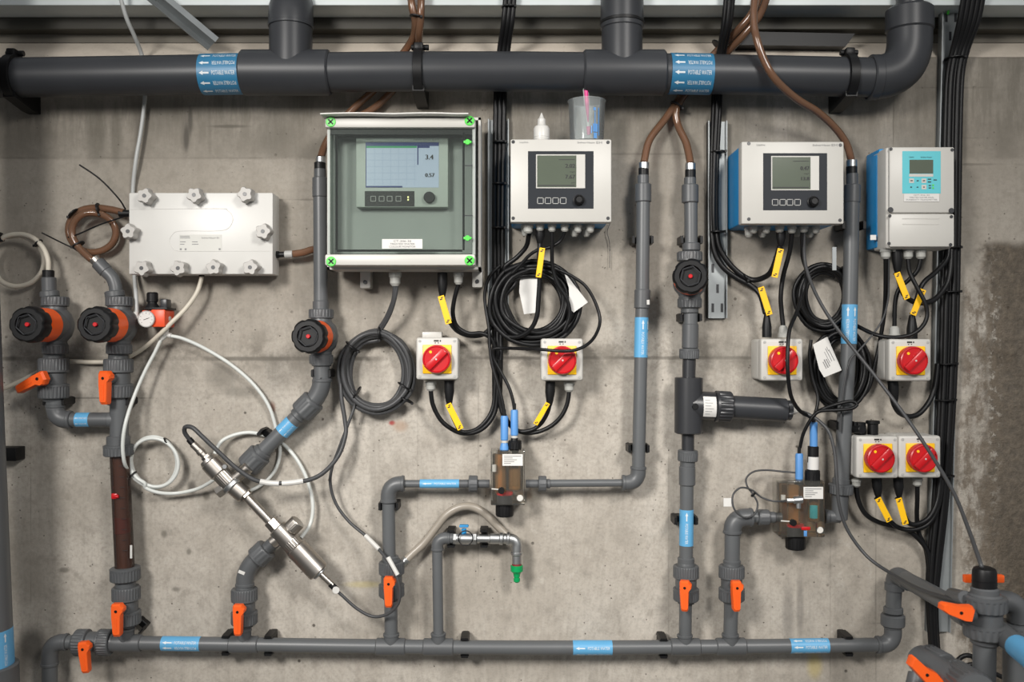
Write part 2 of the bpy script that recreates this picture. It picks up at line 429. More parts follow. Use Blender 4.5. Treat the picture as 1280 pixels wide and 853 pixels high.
def wx(px): return (px-CX)*0.002
def wz(py): return ZC+(CY-py)*0.002
def concrete(name, dirty=True):
    m, N, L, b = nmat(name); g = G(m)
    geo = N.new('ShaderNodeNewGeometry'); pos = geo.outputs['Position']
    sp = N.new('ShaderNodeSeparateXYZ'); L.new(pos, sp.inputs[0]); X, Z = sp.outputs[0], sp.outputs[2]
    big = g.noise(pos, 1.7, 6, 0.6); mid = g.noise(pos, 9, 6, 0.65); fine = g.noise(pos, 95, 5, 0.7)
    streak = g.noise(pos, 1.0, 6, 0.62, (16, 1, 1.1)); weave = g.noise(pos, 1.0, 3, 0.6, (170, 1, 40))
    col = g.mix(g.ramp(big, 0.33, 0.68), (0.350, 0.316, 0.270), (0.485, 0.448, 0.395))
    col = g.mix(g.m('MULTIPLY', g.ramp(mid, 0.45, 0.72), 0.48), col, (0.255, 0.230, 0.195))
    mott = g.noise(pos, 24, 6, 0.72); col = g.mix(g.m('MULTIPLY', g.ramp(mott, 0.50, 0.66), 0.52), col, (0.235, 0.212, 0.18))
    col = g.mix(g.m('MULTIPLY', g.ramp(mott, 0.46, 0.30), 0.35), col, (0.56, 0.53, 0.475))
    col = g.mix(g.m('MULTIPLY', g.ramp(streak, 0.50, 0.74), 0.42), col, (0.20, 0.182, 0.155))
    col = g.mix(g.m('MULTIPLY', g.ramp(streak, 0.46, 0.25), 0.35), col, (0.53, 0.50, 0.45))
    col = g.mix(g.m('MULTIPLY', g.ramp(fine, 0.42, 0.70), 0.42), col, (0.21, 0.195, 0.17))
    col = g.mix(g.m('MULTIPLY', g.ramp(weave, 0.45, 0.75), 0.16), col, (0.22, 0.20, 0.175))
    # blow-holes
    vo = N.new('ShaderNodeTexVoronoi'); vo.inputs['Scale'].default_value = 17; L.new(pos, vo.inputs['Vector'])
    gate = g.ramp(g.noise(pos, 13, 2), 0.46, 0.54)
    pit = g.m('MULTIPLY', g.ramp(vo.outputs['Distance'], 0.085, 0.035), gate)
    vo2 = N.new('ShaderNodeTexVoronoi'); vo2.inputs['Scale'].default_value = 48; L.new(pos, vo2.inputs['Vector'])
    pit2 = g.m('MULTIPLY', g.ramp(vo2.outputs['Distance'], 0.11, 0.05), g.ramp(g.noise(pos, 7, 2), 0.48, 0.56))
    pits = g.m('MAXIMUM', pit, pit2)
    col = g.mix(g.m('MULTIPLY', pits, 0.9), col, (0.085, 0.075, 0.062))
    height = g.m('ADD', g.m('MULTIPLY', mid, 0.5), g.m('MULTIPLY', fine, 0.18)); height = g.m('SUBTRACT', height, g.m('MULTIPLY', pits, 0.6))
    if dirty:
        wob = g.m('MULTIPLY', g.m('SUBTRACT', g.noise(pos, 5, 5), 0.5), 0.5)
        wob2 = g.m('MULTIPLY', g.m('SUBTRACT', g.noise(pos, 38, 4), 0.5), 0.10)
        def line(axis, at, wdt, amp, lo, hi, other):
            """formwork joint: thin dark line, broken by noise, between lo..hi on the other axis"""
            v = g.m('ABSOLUTE', g.m('SUBTRACT', axis, at)); v = g.m('ADD', v, g.m('MULTIPLY', wob2, 0.03))
            k = g.ramp(v, wdt, wdt*0.2)
            k = g.m('MULTIPLY', k, g.m('MULTIPLY', g.ramp(other, lo-0.02, lo+0.02), g.ramp(other, hi+0.02, hi-0.02)))
            return g.m('MULTIPLY', k, g.m('MULTIPLY', g.ramp(g.noise(pos, 6, 3), 0.30, 0.60), amp))
        def blob(px, py, rx, rz, soft=0.35, wb=1.0):
            dx = g.m('DIVIDE', g.m('SUBTRACT', X, wx(px)), rx*0.002); dz = g.m('DIVIDE', g.m('SUBTRACT', Z, wz(py)), rz*0.002)
            q = g.m('SQRT', g.m('ADD', g.m('MULTIPLY', dx, dx), g.m('MULTIPLY', dz, dz)))
            q = g.m('ADD', q, g.m('MULTIPLY', wob, wb)); return g.ramp(q, 1.0+soft, 1.0-soft)
        lines = None
        for (ax, at, wd, amp, lo, hi) in (('z', 449, .008, .75, 0, 480), ('z', 448, .006, .65, 520, 1010), ('z', 250, .003, .6, 345, 395), ('z', 198, .004, .5, 0, 330), ('z', 193, .004, .5, 760, 860), ('z', 110, .0035, .8, 1150, 1240),
                                         ('z', 206, .004, .9, 1200, 1290), ('z', 173, .003, .5, 1195, 1230), ('z', 498, .003, .5, 80, 190), ('x', 1117, .0025, .7, 130, 180), ('x', 262, .007, .5, 125, 190), ('x', 38, .003, .2, 440, 760), ('x', 598, .003, .25, 480, 720),
                                         ('x', 522, .0025, .15, 470, 800), ('z', 780, .003, .35, 1090, 1200), ('x', 1095, .003, .25, 620, 850), ('x', 1038, .003, .25, 620, 850), ('x', 836, .003, .18, 560, 800), ('x', 700, .0025, .1, 560, 853)):
            k = line(Z, wz(at), wd, amp, wx(lo), wx(hi), X) if ax == 'z' else line(X, wx(at), wd, amp, wz(hi), wz(lo), Z)
            lines = k if lines is None else g.m('MAXIMUM', lines, k)
        col = g.mix(lines, col, (0.10, 0.092, 0.078)); height = g.m('SUBTRACT', height, g.m('MULTIPLY', lines, 0.5))
        # grime that has run down from the top pipe, and along the pour joint
        drip = g.noise(pos, 1.0, 7, 0.72, (26, 1, 4.5))
        top = g.m('MULTIPLY', g.m('MULTIPLY', g.ramp(Z, wz(215), wz(135)), g.ramp(drip, 0.42, 0.60)), 0.78)
        col = g.mix(top, col, (0.125, 0.115, 0.095))
        upper = g.m('MULTIPLY', g.ramp(g.m('ADD', Z, g.m('MULTIPLY', wob, 0.35)), wz(500), wz(300)), 0.55)  # broadly darker tone towards the top of the wall, edge broken by noise
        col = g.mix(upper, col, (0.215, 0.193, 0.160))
        up2 = g.m('MULTIPLY', g.m('MULTIPLY', g.ramp(g.m('ADD', Z, g.m('MULTIPLY', wob2, 0.15)), wz(201), wz(196)), g.ramp(g.noise(pos, 5, 5, 0.65), 0.30, 0.65)), 0.55)
        col = g.mix(up2, col, (0.135, 0.122, 0.10))
        jl = g.m('MULTIPLY', g.ramp(g.m('ABSOLUTE', g.m('SUBTRACT', Z, wz(440))), 0.075, 0.0), g.ramp(g.noise(pos, 9, 6, 0.72), 0.44, 0.62))
        col = g.mix(g.m('MULTIPLY', jl, 0.70), col, (0.15, 0.135, 0.112))
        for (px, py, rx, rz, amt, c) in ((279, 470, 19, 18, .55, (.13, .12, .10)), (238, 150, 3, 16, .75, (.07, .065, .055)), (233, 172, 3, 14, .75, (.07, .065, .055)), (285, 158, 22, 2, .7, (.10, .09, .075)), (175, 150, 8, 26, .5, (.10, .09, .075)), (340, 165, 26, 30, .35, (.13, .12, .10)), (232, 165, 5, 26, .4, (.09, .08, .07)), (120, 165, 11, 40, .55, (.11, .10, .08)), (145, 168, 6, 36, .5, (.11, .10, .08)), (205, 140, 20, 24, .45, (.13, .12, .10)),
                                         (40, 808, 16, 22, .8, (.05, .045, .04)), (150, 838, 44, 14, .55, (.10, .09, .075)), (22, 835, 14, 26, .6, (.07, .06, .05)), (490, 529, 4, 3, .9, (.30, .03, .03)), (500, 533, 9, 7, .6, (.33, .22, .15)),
                                         (455, 731, 22, 4, .4, (.42, .35, .12)), (1018, 832, 9, 16, .5, (.44, .35, .10)), (340, 510, 4, 7, .7, (.14, .05, .03)), (985, 770, 7, 36, .45, (.12, .11, .10)), (1000, 760, 4, 34, .45, (.12, .11, .10)),
                                         (30, 700, 26, 60, .35, (.16, .145, .12)), (110, 640, 60, 40, .22, (.20, .18, .15)), (640, 838, 120, 10, .3, (.22, .2, .17)), (240, 610, 5, 8, .8, (.10, .09, .08)), (258, 620, 4, 5, .7, (.11, .10, .08)), (205, 668, 4, 5, .7, (.12, .11, .09)), (236, 690, 3, 4, .7, (.12, .11, .09)), (220, 737, 5, 3, .7, (.13, .12, .1)), (80, 713, 6, 3, .7, (.12, .11, .09)), (300, 490, 22, 7, .5, (.14, .13, .11)), (845, 500, 28, 9, .35, (.18, .165, .14)), (920, 442, 40, 18, .35, (.15, .14, .12)), (545, 460, 26, 22, .3, (.16, .15, .13)), (1145, 540, 26, 40, .35, (.15, .135, .11))):
            col = g.mix(g.m('MULTIPLY', blob(px, py, rx, rz, 0.55, 1.6), amt), col, c)
        # damp, spalled concrete on the right
        pxX = g.m('SUBTRACT', X, g.m('MULTIPLY', g.m('SUBTRACT', wz(290), Z), -0.02))
        edge = g.m('ADD', X, g.m('MULTIPLY', wob, 0.16))
        damp = g.m('MULTIPLY', g.ramp(g.m('ADD', edge, g.m('MULTIPLY', wob2, 0.6)), wx(1222), wx(1240)), g.ramp(g.m('ADD', Z, g.m('MULTIPLY', wob, 0.14)), wz(292), wz(308)))
        rough = g.noise(pos, 55, 6, 0.7); col = g.mix(g.m('MULTIPLY', damp, 0.86), col, g.mix(g.ramp(rough, 0.35, 0.7), (0.050, 0.038, 0.026), (0.120, 0.094, 0.066)))
        spall = g.m('MULTIPLY', g.m('MULTIPLY', g.ramp(edge, wx(1192), wx(1212)), g.ramp(edge, wx(1262), wx(1240))), g.ramp(Z, wz(330), wz(380)))
        col = g.mix(g.m('MULTIPLY', spall, g.m('MULTIPLY', g.ramp(g.noise(pos, 24, 6, 0.7, (1.6, 1, 0.8)), 0.42, 0.58), 0.85)), col, (0.15, 0.122, 0.092))
        crust = g.m('MULTIPLY', blob(1243, 480, 7, 150, 0.8, 2.6), g.ramp(g.noise(pos, 40, 5, 0.7), 0.50, 0.60))
        col = g.mix(g.m('MULTIPLY', crust, 0.7), col, (0.45, 0.42, 0.37))
        height = g.m('ADD', height, g.m('MULTIPLY', g.m('MULTIPLY', g.m('MAXIMUM', damp, spall), rough), 3.0)); height = g.m('ADD', height, g.m('MULTIPLY', crust, 0.5))
        rgh = g.m('SUBTRACT', 0.86, g.m('MULTIPLY', damp, 0.25)); L.new(rgh, b.inputs['Roughness'])
    else:
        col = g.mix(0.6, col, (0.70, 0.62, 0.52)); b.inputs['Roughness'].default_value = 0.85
    L.new(col, b.inputs['Base Color']); b.inputs['Specular IOR Level'].default_value = 0.25
    bp = N.new('ShaderNodeBump'); bp.inputs['Strength'].default_value = 0.55; bp.inputs['Distance'].default_value = 0.006
    L.new(height, bp.inputs['Height']); L.new(bp.outputs['Normal'], b.inputs['Normal'])
    return m
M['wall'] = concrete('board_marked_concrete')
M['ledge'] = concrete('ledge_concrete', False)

# ------------------------------------------------------------------ setting
zt = ZC+0.709
mb = MB()                                          # main wall with chamfered top edge, one solid cross-section
prof = [(0, 0.0), (0, zt), (0.35, zt), (0.35, 0.0)]
X0, X1 = -2.2, 2.2
vs = [(X0, y, z) for y, z in prof]+[(X1, y, z) for y, z in prof]; n = len(prof)
mb.add(vs, [tuple(range(n)), tuple(range(2*n-1, n-1, -1))]+[(i, n+i, n+(i+1) % n, (i+1) % n) for i in range(n)])
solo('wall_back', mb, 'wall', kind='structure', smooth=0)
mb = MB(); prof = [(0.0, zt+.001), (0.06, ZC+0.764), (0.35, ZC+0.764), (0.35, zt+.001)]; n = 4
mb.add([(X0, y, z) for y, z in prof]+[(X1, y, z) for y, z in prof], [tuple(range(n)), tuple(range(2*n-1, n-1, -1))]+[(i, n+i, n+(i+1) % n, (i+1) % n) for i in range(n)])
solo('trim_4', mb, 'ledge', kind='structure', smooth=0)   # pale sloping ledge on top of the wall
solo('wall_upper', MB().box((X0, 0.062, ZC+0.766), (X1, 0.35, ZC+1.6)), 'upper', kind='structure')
b = MB().box((X0, 0.02, ZC+0.786), (X1, 0.058, ZC+1.0), 0.002, 1)
solo('trim_1', b, 'beam', kind='structure')        # painted steel beam
b = MB().box((X0, -0.062, ZC+0.816), (X1, 0.018, ZC+0.822), 0.001, 1); b.box((X0, -0.066, ZC+0.816), (X1, -0.060, ZC+0.90), 0.001, 1)
solo('trim_2', b, 'flange', kind='structure')      # projecting zinc flange along the beam
solo('floor', MB().box((-3.5, -4.5, -0.1), (3.5, 0.35, 0.0)), 'floor', kind='structure')
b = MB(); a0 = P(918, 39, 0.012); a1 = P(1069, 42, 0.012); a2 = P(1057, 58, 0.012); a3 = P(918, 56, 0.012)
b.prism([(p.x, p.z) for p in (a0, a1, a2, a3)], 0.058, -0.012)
solo('gap_plate', b, 'black', kind='structure')       # added black plate, painting the shade of a dark gap under the beam

# ------------------------------------------------------------------ big supply pipe along the top
T = thing('supply_pipe', 'thick dark grey water pipe running along the top of the wall', 'pipe', P(640, 90, 0.09))
dm = 0.095
pipe(T, [(-40, 98, dm), (120, 95.5, dm), (300, 92.5, dm), (450, 90, dm), (640, 89.5, dm), (800, 91.5, dm), (950, 94, dm), (1092, 97, dm)], 48.5, 'main', sub=4, seg=40)
def bigtee(x0, x1, y, bx, wb, ytop, ring):
    a, b_ = P(x0, y, dm), P(x1, y, dm); r = S(56, dm)/2; rb = S(wb, dm)/2
    mb = MB().cyl(a, b_, r, 0.004, 40); c = P(bx, y, dm); e = P(bx, ring, dm); mb.cyl(c, e, rb, 0.002, 36)
    part('tee', mb, 'main', T)
    return rb
rb = bigtee(303, 413, 91, 363.5, 53, 0, 33)
e = P(363.5, 33, dm); top = P(363.5, 4, dm)
mb = MB(); mb.cyl(P(363.5, 35, dm), P(363.5, 31, dm), rb*1.06, 0.001, 36)
mb.tube([e, P(363.5, 22, dm), P(363.5, 12, dm)+Vector((0, 0.004, 0)), P(363.5, 4, dm)+Vector((0, 0.02, 0)), P(363.5, -4, dm)+Vector((0, 0.075, 0))], [rb*1.04, rb*1.04, rb*1.03, rb*0.98, rb*0.5], 36)
part('elbow', mb, 'main', T)
rb = bigtee(729, 831, 91, 777.5, 51, -40, 34)
mb = MB(); mb.cyl(P(777.5, 37, dm), P(777.5, -70, dm), rb*1.05, 0.002, 36); part('socket', mb, 'main', T)
mb = MB(); mb.cyl(P(777.5, 31, dm), P(777.5, 27, dm), rb*1.085, 0.001, 36); part('seal_ring', mb, 'black', T)
a, c, b_ = P(1090, 97, dm), P(1137, 96, dm), P(1137, 40, dm); r = S(54, dm)/2
mb = MB().tube(arc_corner(a, c, b_, S(46, dm), 14), r, 36)
mb.cyl(P(1086, 97, dm), P(1098, 97, dm), r*1.03, 0.003, 36); part('elbow', mb, 'main', T)
mb = MB().cyl(P(1137, 41, dm), P(1137, 10, dm), r*1.06, 0.006, 36); part('socket', mb, 'main', T)
mb = MB().cyl(P(1137, 12, dm), P(1137, -60, dm), r*0.6, 0.002, 24); part('branch_pipe', mb, 'dark', T)
ROWS4 = ((0.78, False), (0.30, True), (-0.20, False), (-0.70, True), (1.3, True), (-1.2, False))
wrap_label(T, P(253.5, 93.3, dm), P(304, 92.5, dm), S(48.5, dm)/2+.001, ROWS4, 'dblue', (0, 0, 1), 'blue potable water sticker with arrows pointing left')
wrap_label(T, P(836.5, 92.1, dm), P(888.5, 93, dm), S(48.5, dm)/2+.001, ROWS4, 'dblue', (0, 0, 1), 'blue potable water sticker with arrows pointing left')

def big_clip(px, py, label, foot=1):
    """black strap clip: band round the pipe, ear with bolt on top, foot on the wall"""
    c = P(px, py, dm); r = S(48.5, dm)/2
    t = thing('pipe_clip', label, 'pipe clip', Vector((c.x, 0, c.z-r-0.03)), 'black clips holding the thick top pipe')
    ax = Vector((1, 0, 0)); hw = 0.011
    mb = MB().lathe(c-ax*hw, ax, [(0, r+0.0006), (0, r+0.006), (0.001, r+0.008), (hw*2-0.001, r+0.008), (hw*2, r+0.006), (hw*2, r+0.0006)], 40)
    part('band', mb, 'black', t)
    mb = MB().box((c.x-hw, -dm-0.02, c.z+r+0.002), (c.x+hw, -dm+0.02, c.z+r+0.020), 0.004); mb.cyl((c.x-hw-0.008, -dm, c.z+r+0.012), (c.x+hw+0.012, -dm, c.z+r+0.012), 0.007, seg=12); part('clamp_ear', mb, 'black', t)
    mb = MB(); o = [(-0.0, c.z-r-0.018), (-0.0, c.z-r+0.03), (-dm+0.01, c.z-r+0.006), (-dm-0.024, c.z-r+0.008), (-dm-0.024, c.z-r-0.005), (-0.035, c.z-r-0.018)]
    mb.add([(c.x-hw*1.3, y, z) for y, z in o]+[(c.x+hw*1.3, y, z) for y, z in o], [tuple(range(6)), tuple(range(11, 5, -1))]+[(i, 6+i, 6+(i+1) % 6, (i+1) % 6) for i in range(6)])
    part('foot', mb, 'black', t)
big_clip(18, 97.5, 'black pipe clip at the far left end of the top pipe')
big_clip(524, 90, 'black pipe clip on the top pipe above the clear-door enclosure')
big_clip(1060, 96.5, 'black pipe clip on the top pipe next to the right elbow')

# ------------------------------------------------------------------ valves
def make_ball(label, mat, orient):
    """union ball valve, pipe axis local z, wall behind (+y)"""
    t = thing('ball_valve', label, 'valve', mat, 'orange-handled ball valves')
    ms = lambda q: q.mesh('valve_mesh')
    mb = MB().lathe((0, 0, -0.05), (0, 0, 1), [(0, .021), (.004, .022), (.016, .022), (.017, .026), (.083, .026), (.084, .022), (.096, .022), (.10, .021)], 28)
    mb.cyl((0, 0, 0), (0, -.042, 0), .013)
    part('valve_body', mb, 'pvc2', t, world=False)
    for s in (-1, 1):
        part('union_nut', MB().nut((0, 0, .012*s), (0, 0, .044*s), .0318, 28), 'pvc2', t, world=False)
    h = [(-.0125, .014), (-.010, .018), (.009, .018), (.0125, .013), (.0165, .009), (.0165, .002), (.010, -.006), (.0085, -.052), (.006, -.056), (-.006, -.056), (-.0095, -.052), (-.0125, -.01)]
    mr = Matrix.Rotation(orient, 4, 'Y')
    hd = part('lever_handle', MB().prism(h, -.040, -.058, mr, 0.13), 'orange', t, world=False)
    part('screw', MB().cyl(mr @ Vector((0, -.057, .002)), mr @ Vector((0, -.0592, .002)), .0034, seg=10), 'black', hd, world=False)
    mb = MB()
    mb.box((-.002, -.0589, -.046), (.002, -.0575, -.012), 0, 1, mr)
    part('grip_rib', mb, 'orange', hd, world=False)
    return t
def VM(px, py, d=0.055, rot=0, about=0, sc=1.0):
    """valve matrix: rot turns the pipe axis in the wall plane, about turns the stem round the pipe"""
    return Matrix.Translation(P(px, py, d)) @ Matrix.Rotation(math.radians(rot), 4, 'Y') @ Matrix.Rotation(math.radians(about), 4, 'Z') @ Matrix.Scale(sc, 4)
v0 = make_ball('orange-handled ball valve under the steel sensor, above the bottom pipe', VM(305.5, 758, rot=0), 0)
BV = 'orange-handled ball valves'
copy_tree(v0, VM(489.5, 724, sc=0.98), 'orange-handled ball valve on the riser just left of the tap riser', BV)
copy_tree(v0, VM(857.5, 729, about=-14, sc=0.98), 'left one of the two neighbouring orange ball valves, below dark sensor tee', BV)
copy_tree(v0, VM(914.5, 729, about=0, sc=0.98), 'right one of the two neighbouring orange ball valves, below flow cell elbow', BV)
copy_tree(v0, VM(158, 757, about=0, sc=1.05, rot=-1), 'orange-handled ball valve below the brown sight tube', BV)
copy_tree(v0, VM(148, 473, about=-10, sc=1.08), 'orange ball valve with upright handle, second column from the left', BV)
va = make_ball('orange ball valve with slanting handle in the leftmost column', VM(67, 473, about=-8, sc=1.12), math.radians(64))
vh = make_ball('orange ball valve lying along the bottom pipe near its left elbow', VM(117, 803.5, rot=-90, sc=1.0), math.radians(90-6))

def make_dia(label, mat):
    """diaphragm valve: grey body, orange bonnet and black lobed handwheel pointing away from the wall"""
    t = thing('diaphragm_valve', label, 'valve', mat, 'black-knobbed diaphragm valves')
    mb = MB().lathe((0, 0, -0.058), (0, 0, 1), [(0, .024), (.003, .026), (.02, .027), (.032, .037), (.045, .041), (.072, .041), (.085, .037), (.096, .027), (.113, .026), (.116, .024)], 28)
    mb.cyl((0, .02, 0), (0, -.045, 0), .040, 0.003, 32)
    part('valve_body', mb, 'pvc2', t, world=False)
    part('union_nut', MB().nut((0, 0, .046), (0, 0, .070), .0315, 22), 'pvc2', t, world=False)
    part('union_nut', MB().nut((0, 0, -.046), (0, 0, -.070), .0300, 22), 'pvc2', t, world=False)
    bn = part('bonnet', MB().lathe((0, -.040, 0), (0, -1, 0), [(0, .0385), (.003, .0405), (.006, -.0405), (.045, -.0405), (.052, .039), (.060, .036)], flute=12, fd=0.025), 'orange', t, world=False)
    vs = []; fs = []; seg = 64                                        # lobed wheel
    rings = [(-.092, .86, 1), (-.096, .98, 1), (-.105, 1.0, 1), (-.124, 1.0, 1), (-.131, .95, .8), (-.134, .86, .5), (-.134, .62, 0), (-.126, .54, 0), (-.126, .001, 0)]
    R = .0425
    for y, k, lob in rings:
        for i in range(seg):
            a = 2*math.pi*i/seg; f = 1-lob*0.075*max(0, math.cos(8*a/2*2/1.0*0.875 if False else 7*a))**3
            vs.append((R*k*f*math.cos(a), y, R*k*f*math.sin(a)))
    for j in range(len(rings)-1):
        for i in range(seg):
            i2 = (i+1) % seg; fs.append((j*seg+i, j*seg+i2, (j+1)*seg+i2, (j+1)*seg+i))
    fs.append(tuple(range(seg))); fs.append(tuple((len(rings)-1)*seg+i for i in range(seg)))
    hw = part('handwheel', MB().add(vs, fs), 'black', t, world=False)
    mb = MB(); hx = [(math.cos(math.pi/3*i+.3), math.sin(math.pi/3*i+.3)) for i in range(6)]
    for k in range(6):
        a, b_ = hx[k], hx[(k+1) % 6]; q = lambda p, s: Vector((p[0]*R*s, -.1345, p[1]*R*s))
        mb.tube([q(a, .56), q(b_, .56)], .0014, 6)
    part('hub_rim', mb, 'dark', hw, world=False)
    part('indicator', MB().cyl((0, -.125, 0), (0, -.1325, 0), .0050, 0.001, 16), 'red', hw, 'red position indicator', world=False)
    return t
DV = 'black-knobbed diaphragm valves'
d0 = make_dia('black-knobbed orange diaphragm valve at the far left under the cream hose', VM(69, 407, 0.06))
copy_tree(d0, VM(149, 407, 0.06), 'black-knobbed orange diaphragm valve under the coiled brown hose', DV)
copy_tree(d0, VM(401.5, 421, 0.05, about=-2, sc=0.96), 'black-knobbed orange diaphragm valve below the clear-door enclosure', DV)
copy_tree(d0, VM(862, 350, 0.055, about=-10, sc=0.98), 'black-knobbed diaphragm valve beside the slotted steel rail', DV)

# ------------------------------------------------------------------ header along the bottom
T = thing('header_pipe', 'long grey pipe running along the bottom of the wall', 'pipe', P(640, 820, 0.055))
pipe(T, [(138, 803.8), (300, 806), (480, 808.5), (640, 810), (780, 809.8), (920, 808.6), (1106, 806.5)], 17.5, sub=4)
pipe(T, [(62, 830), (62, 890)], 18.5)
elbow(T, (62, 832), (62, 802.5), (84, 803), 20, radpx=19)
pipe(T, [(80, 803), (100, 803.2)], 17)
tee(T, (139, 804), (177, 804.6), 21.5, (157.5, 804.3), (157.5, 786), 20)
tee(T, (287, 806), (323, 806.3), 21, (305.5, 806.2), (305, 787), 17.5)
tee(T, (470, 808.6), (507, 808.8), 21, (489, 808.7), (489, 792.5), 19)
tee(T, (529, 809), (567, 809.2), 21, (548, 809), (548, 792), 18)
tee(T, (838, 809), (875, 808.8), 21, (856.5, 809), (856, 794), 18.5)
tee(T, (895, 808.6), (932, 808.3), 21, (913, 808.6), (913, 793), 20)
elbow(T, (1096, 806.6), (1117, 806.6), (1116, 782), 21, radpx=18)
R1 = ((0.28, False), (-0.42, False), (1.0, True))
hlabel(T, 203, 251, 804.8, 17.5, ((0.42, False), (-0.32, True)), y1=805.4); hlabel(T, 716, 765, 810, 17.5, ((0.2, False), (-.85, True)))
hlabel(T, 987, 1035, 807.9, 17.5, ((0.1, False), (1.0, True), (-.85, True)), y1=807.4)
part('riser_nut', MB().cyl(P(1116, 783), P(1116, 768), S(29)/2), 'pvc2', T); collar(T, (1116, 784), (1116, 776), 25); collar(T, (1116.5, 767), (1116.5, 759), 23.5)
pipe(T, [(1116.5, 762), (1118, 730)], 18.5)
# pipe leaving the wall towards the viewer
e0, ec, e1 = P(1118, 738), P(1119, 719), P(1124, 722, 0.10)
part('elbow', MB().tube([P(1118, 738), P(1118, 729)], S(23.5)/2, 24).tube(arc_corner(P(1118, 734), P(1118.5, 717), P(1136, 728, .125), S(16)), S(22)/2, 24), 'pvc2', T)
part('outgoing_pipe', MB().tube([P(1129, 723, .09), P(1211, 768, 0.53)], 0.0195, 24), 'pvc', T)

def wall_clip(px, py, label, vertical=True, wpx=27, ang=None, d=0.055):
    """small black bracket on the wall with two jaws gripping a pipe"""
    a = math.radians(ang if ang is not None else (0 if vertical else 90))
    w2 = S(wpx)/2; p = P(px, py, d); base = Matrix.Translation(Vector((p.x, 0, p.z))) @ Matrix.Rotation(a, 4, 'Y')
    t = thing('pipe_bracket', label, 'pipe bracket', base, 'small black brackets under the grey pipes')
    part('bracket_base', MB().box((-w2*.92, -d+.019, -.008), (w2*.92, 0, .008), .002, 1), 'black', t, world=False)
    for s in (-1, 1):
        o = [(s*w2*.74, -.011), (s*w2*1.0, -.009), (s*w2*1.0, .009), (s*w2*.74, .011)]
        part('jaw', MB().prism(o, -.012, -d-.010, None, .12), 'black', t, world=False)
    return t
wall_clip(69, 502, 'black bracket behind the leftmost grey column, under its ball valve')
wall_clip(149, 502, 'black bracket behind the second grey column, under its ball valve')
wall_clip(402, 467, 'black bracket just below the diaphragm valve under the enclosure', wpx=25)
wall_clip(335, 548, 'black bracket on the slanting grey pipe', ang=40, wpx=28)
wall_clip(486, 633, 'black bracket behind grey riser left of the curved hose', wpx=25)
wall_clip(798, 561, 'black bracket low on the tall grey pipe right of the left flow cell')
wall_clip(803, 300, 'black bracket high on the tall grey pipe beside the white transmitter', wpx=27)
wall_clip(864, 300, 'black bracket above the diaphragm valve by the slotted rail', wpx=28)
wall_clip(863, 397, 'black bracket below the diaphragm valve by the slotted rail', wpx=28)
wall_clip(857, 651, 'black bracket behind the label on the pipe under the dark tee', wpx=30)
wall_clip(1066, 282, 'black bracket on grey pipe left of the blue-sided transmitter', wpx=30)
wall_clip(1056, 532, 'black bracket on grey pipe beside the pair of rotary switches', wpx=26)
wall_clip(173, 783, 'small black bracket right of the valve below the sight tube', ang=40, wpx=16, d=.04)
for x, y, l in ((283, 806, 'left of the sensor riser'), (336, 806.5, 'right of the sensor riser'), (581, 809, 'right of the tap riser'), (829, 809.5, 'left of the twin valves'), (1060, 807, 'near the right elbow')):
    wall_clip(x, y, 'black bracket on the bottom pipe '+l, False, 25)

# ------------------------------------------------------------------ leftmost column
T = thing('pipe_column', 'leftmost grey pipe column with elbow at its foot', 'pipe', P(67, 535, 0.055))
collar(T, (62.5, 372), (61.5, 364), 23); collar(T, (61.5, 366), (61, 347), 17.5, name='hose_tail')
collar(T, (60.5, 349), (60.5, 338), 14, 'black', name='hose_collar'); collar(T, (68, 437), (68, 428), 30)
pipe(T, [(68, 450), (68, 428)], 25); pipe(T, [(69, 500), (69, 512)], 22)
elbow(T, (69, 506), (69, 525), (89, 525), 22, radpx=17)
pipe(T, [(86, 525), (136, 525)], 17.5); collar(T, (114, 525), (138, 525), 18.5)
hlabel(T, 96, 113, 525, 17.5, ((.3, False), (-.5, False)))
# second column
T = thing('pipe_column', 'grey pipe column carrying the brown sight tube at lower left', 'pipe', P(157, 790, 0.055))
collar(T, (144, 372), (143, 364), 24); pipe(T, [(145, 364), (144, 357), (140, 347), (131, 338)], 16, sub=4, name='bent_tail')
collar(T, (133, 340), (122, 328), 17.5); collar(T, (124, 330), (118, 323), 14.5, 'steel', name='hose_clamp')
collar(T, (148, 441), (148, 428), 28); pipe(T, [(148, 452), (148, 430)], 24)
pipe(T, [(149, 498), (149, 549)], 22.5); collar(T, (136, 525), (149, 525), 19.5, 'pvc', 'branch'); collar(T, (148, 545), (148, 558), 28.5)
nut(T, (148, 556), (148.3, 570), 36); nut(T, (156.3, 709), (156.8, 726), 36.5); collar(T, (156.8, 724), (157, 738), 25)
T2 = thing('sight_tube', 'brown-stained glass flow tube with red pointer in second column', 'flow meter', P(156, 712))
part('glass_tube', MB().lathe(P(149.5, 568), P(156, 712)-P(149.5, 568), [(0, S(11.8)), (S(144), S(11.8))], 28), 'tubeglass', T2)
part('stained_core', MB().lathe(P(149.5, 569), P(156, 711)-P(149.5, 569), [(0, S(7.8)), (S(50), S(8.3)), (S(142), S(9.0))], 20), 'rust', T2)
a, b_ = P(152, 642), P(153.5, 672); part('float', MB().lathe(a, b_-a, [(0, S(5)), (S(6), S(9.5)), (S(24), S(9.5)), (S(30), S(5))], 20), 'darkred', T2)
mb = MB()
for k in range(9):
    q = P(150.5+k*.62, 583+k*13.2, .055+S(11.8)+.0003); mb.box(q+Vector((-.004, -.0003, -.0006)), q+Vector((.007, .0003, .0006)))
part('scale_marks', mb, 'ink', T2)
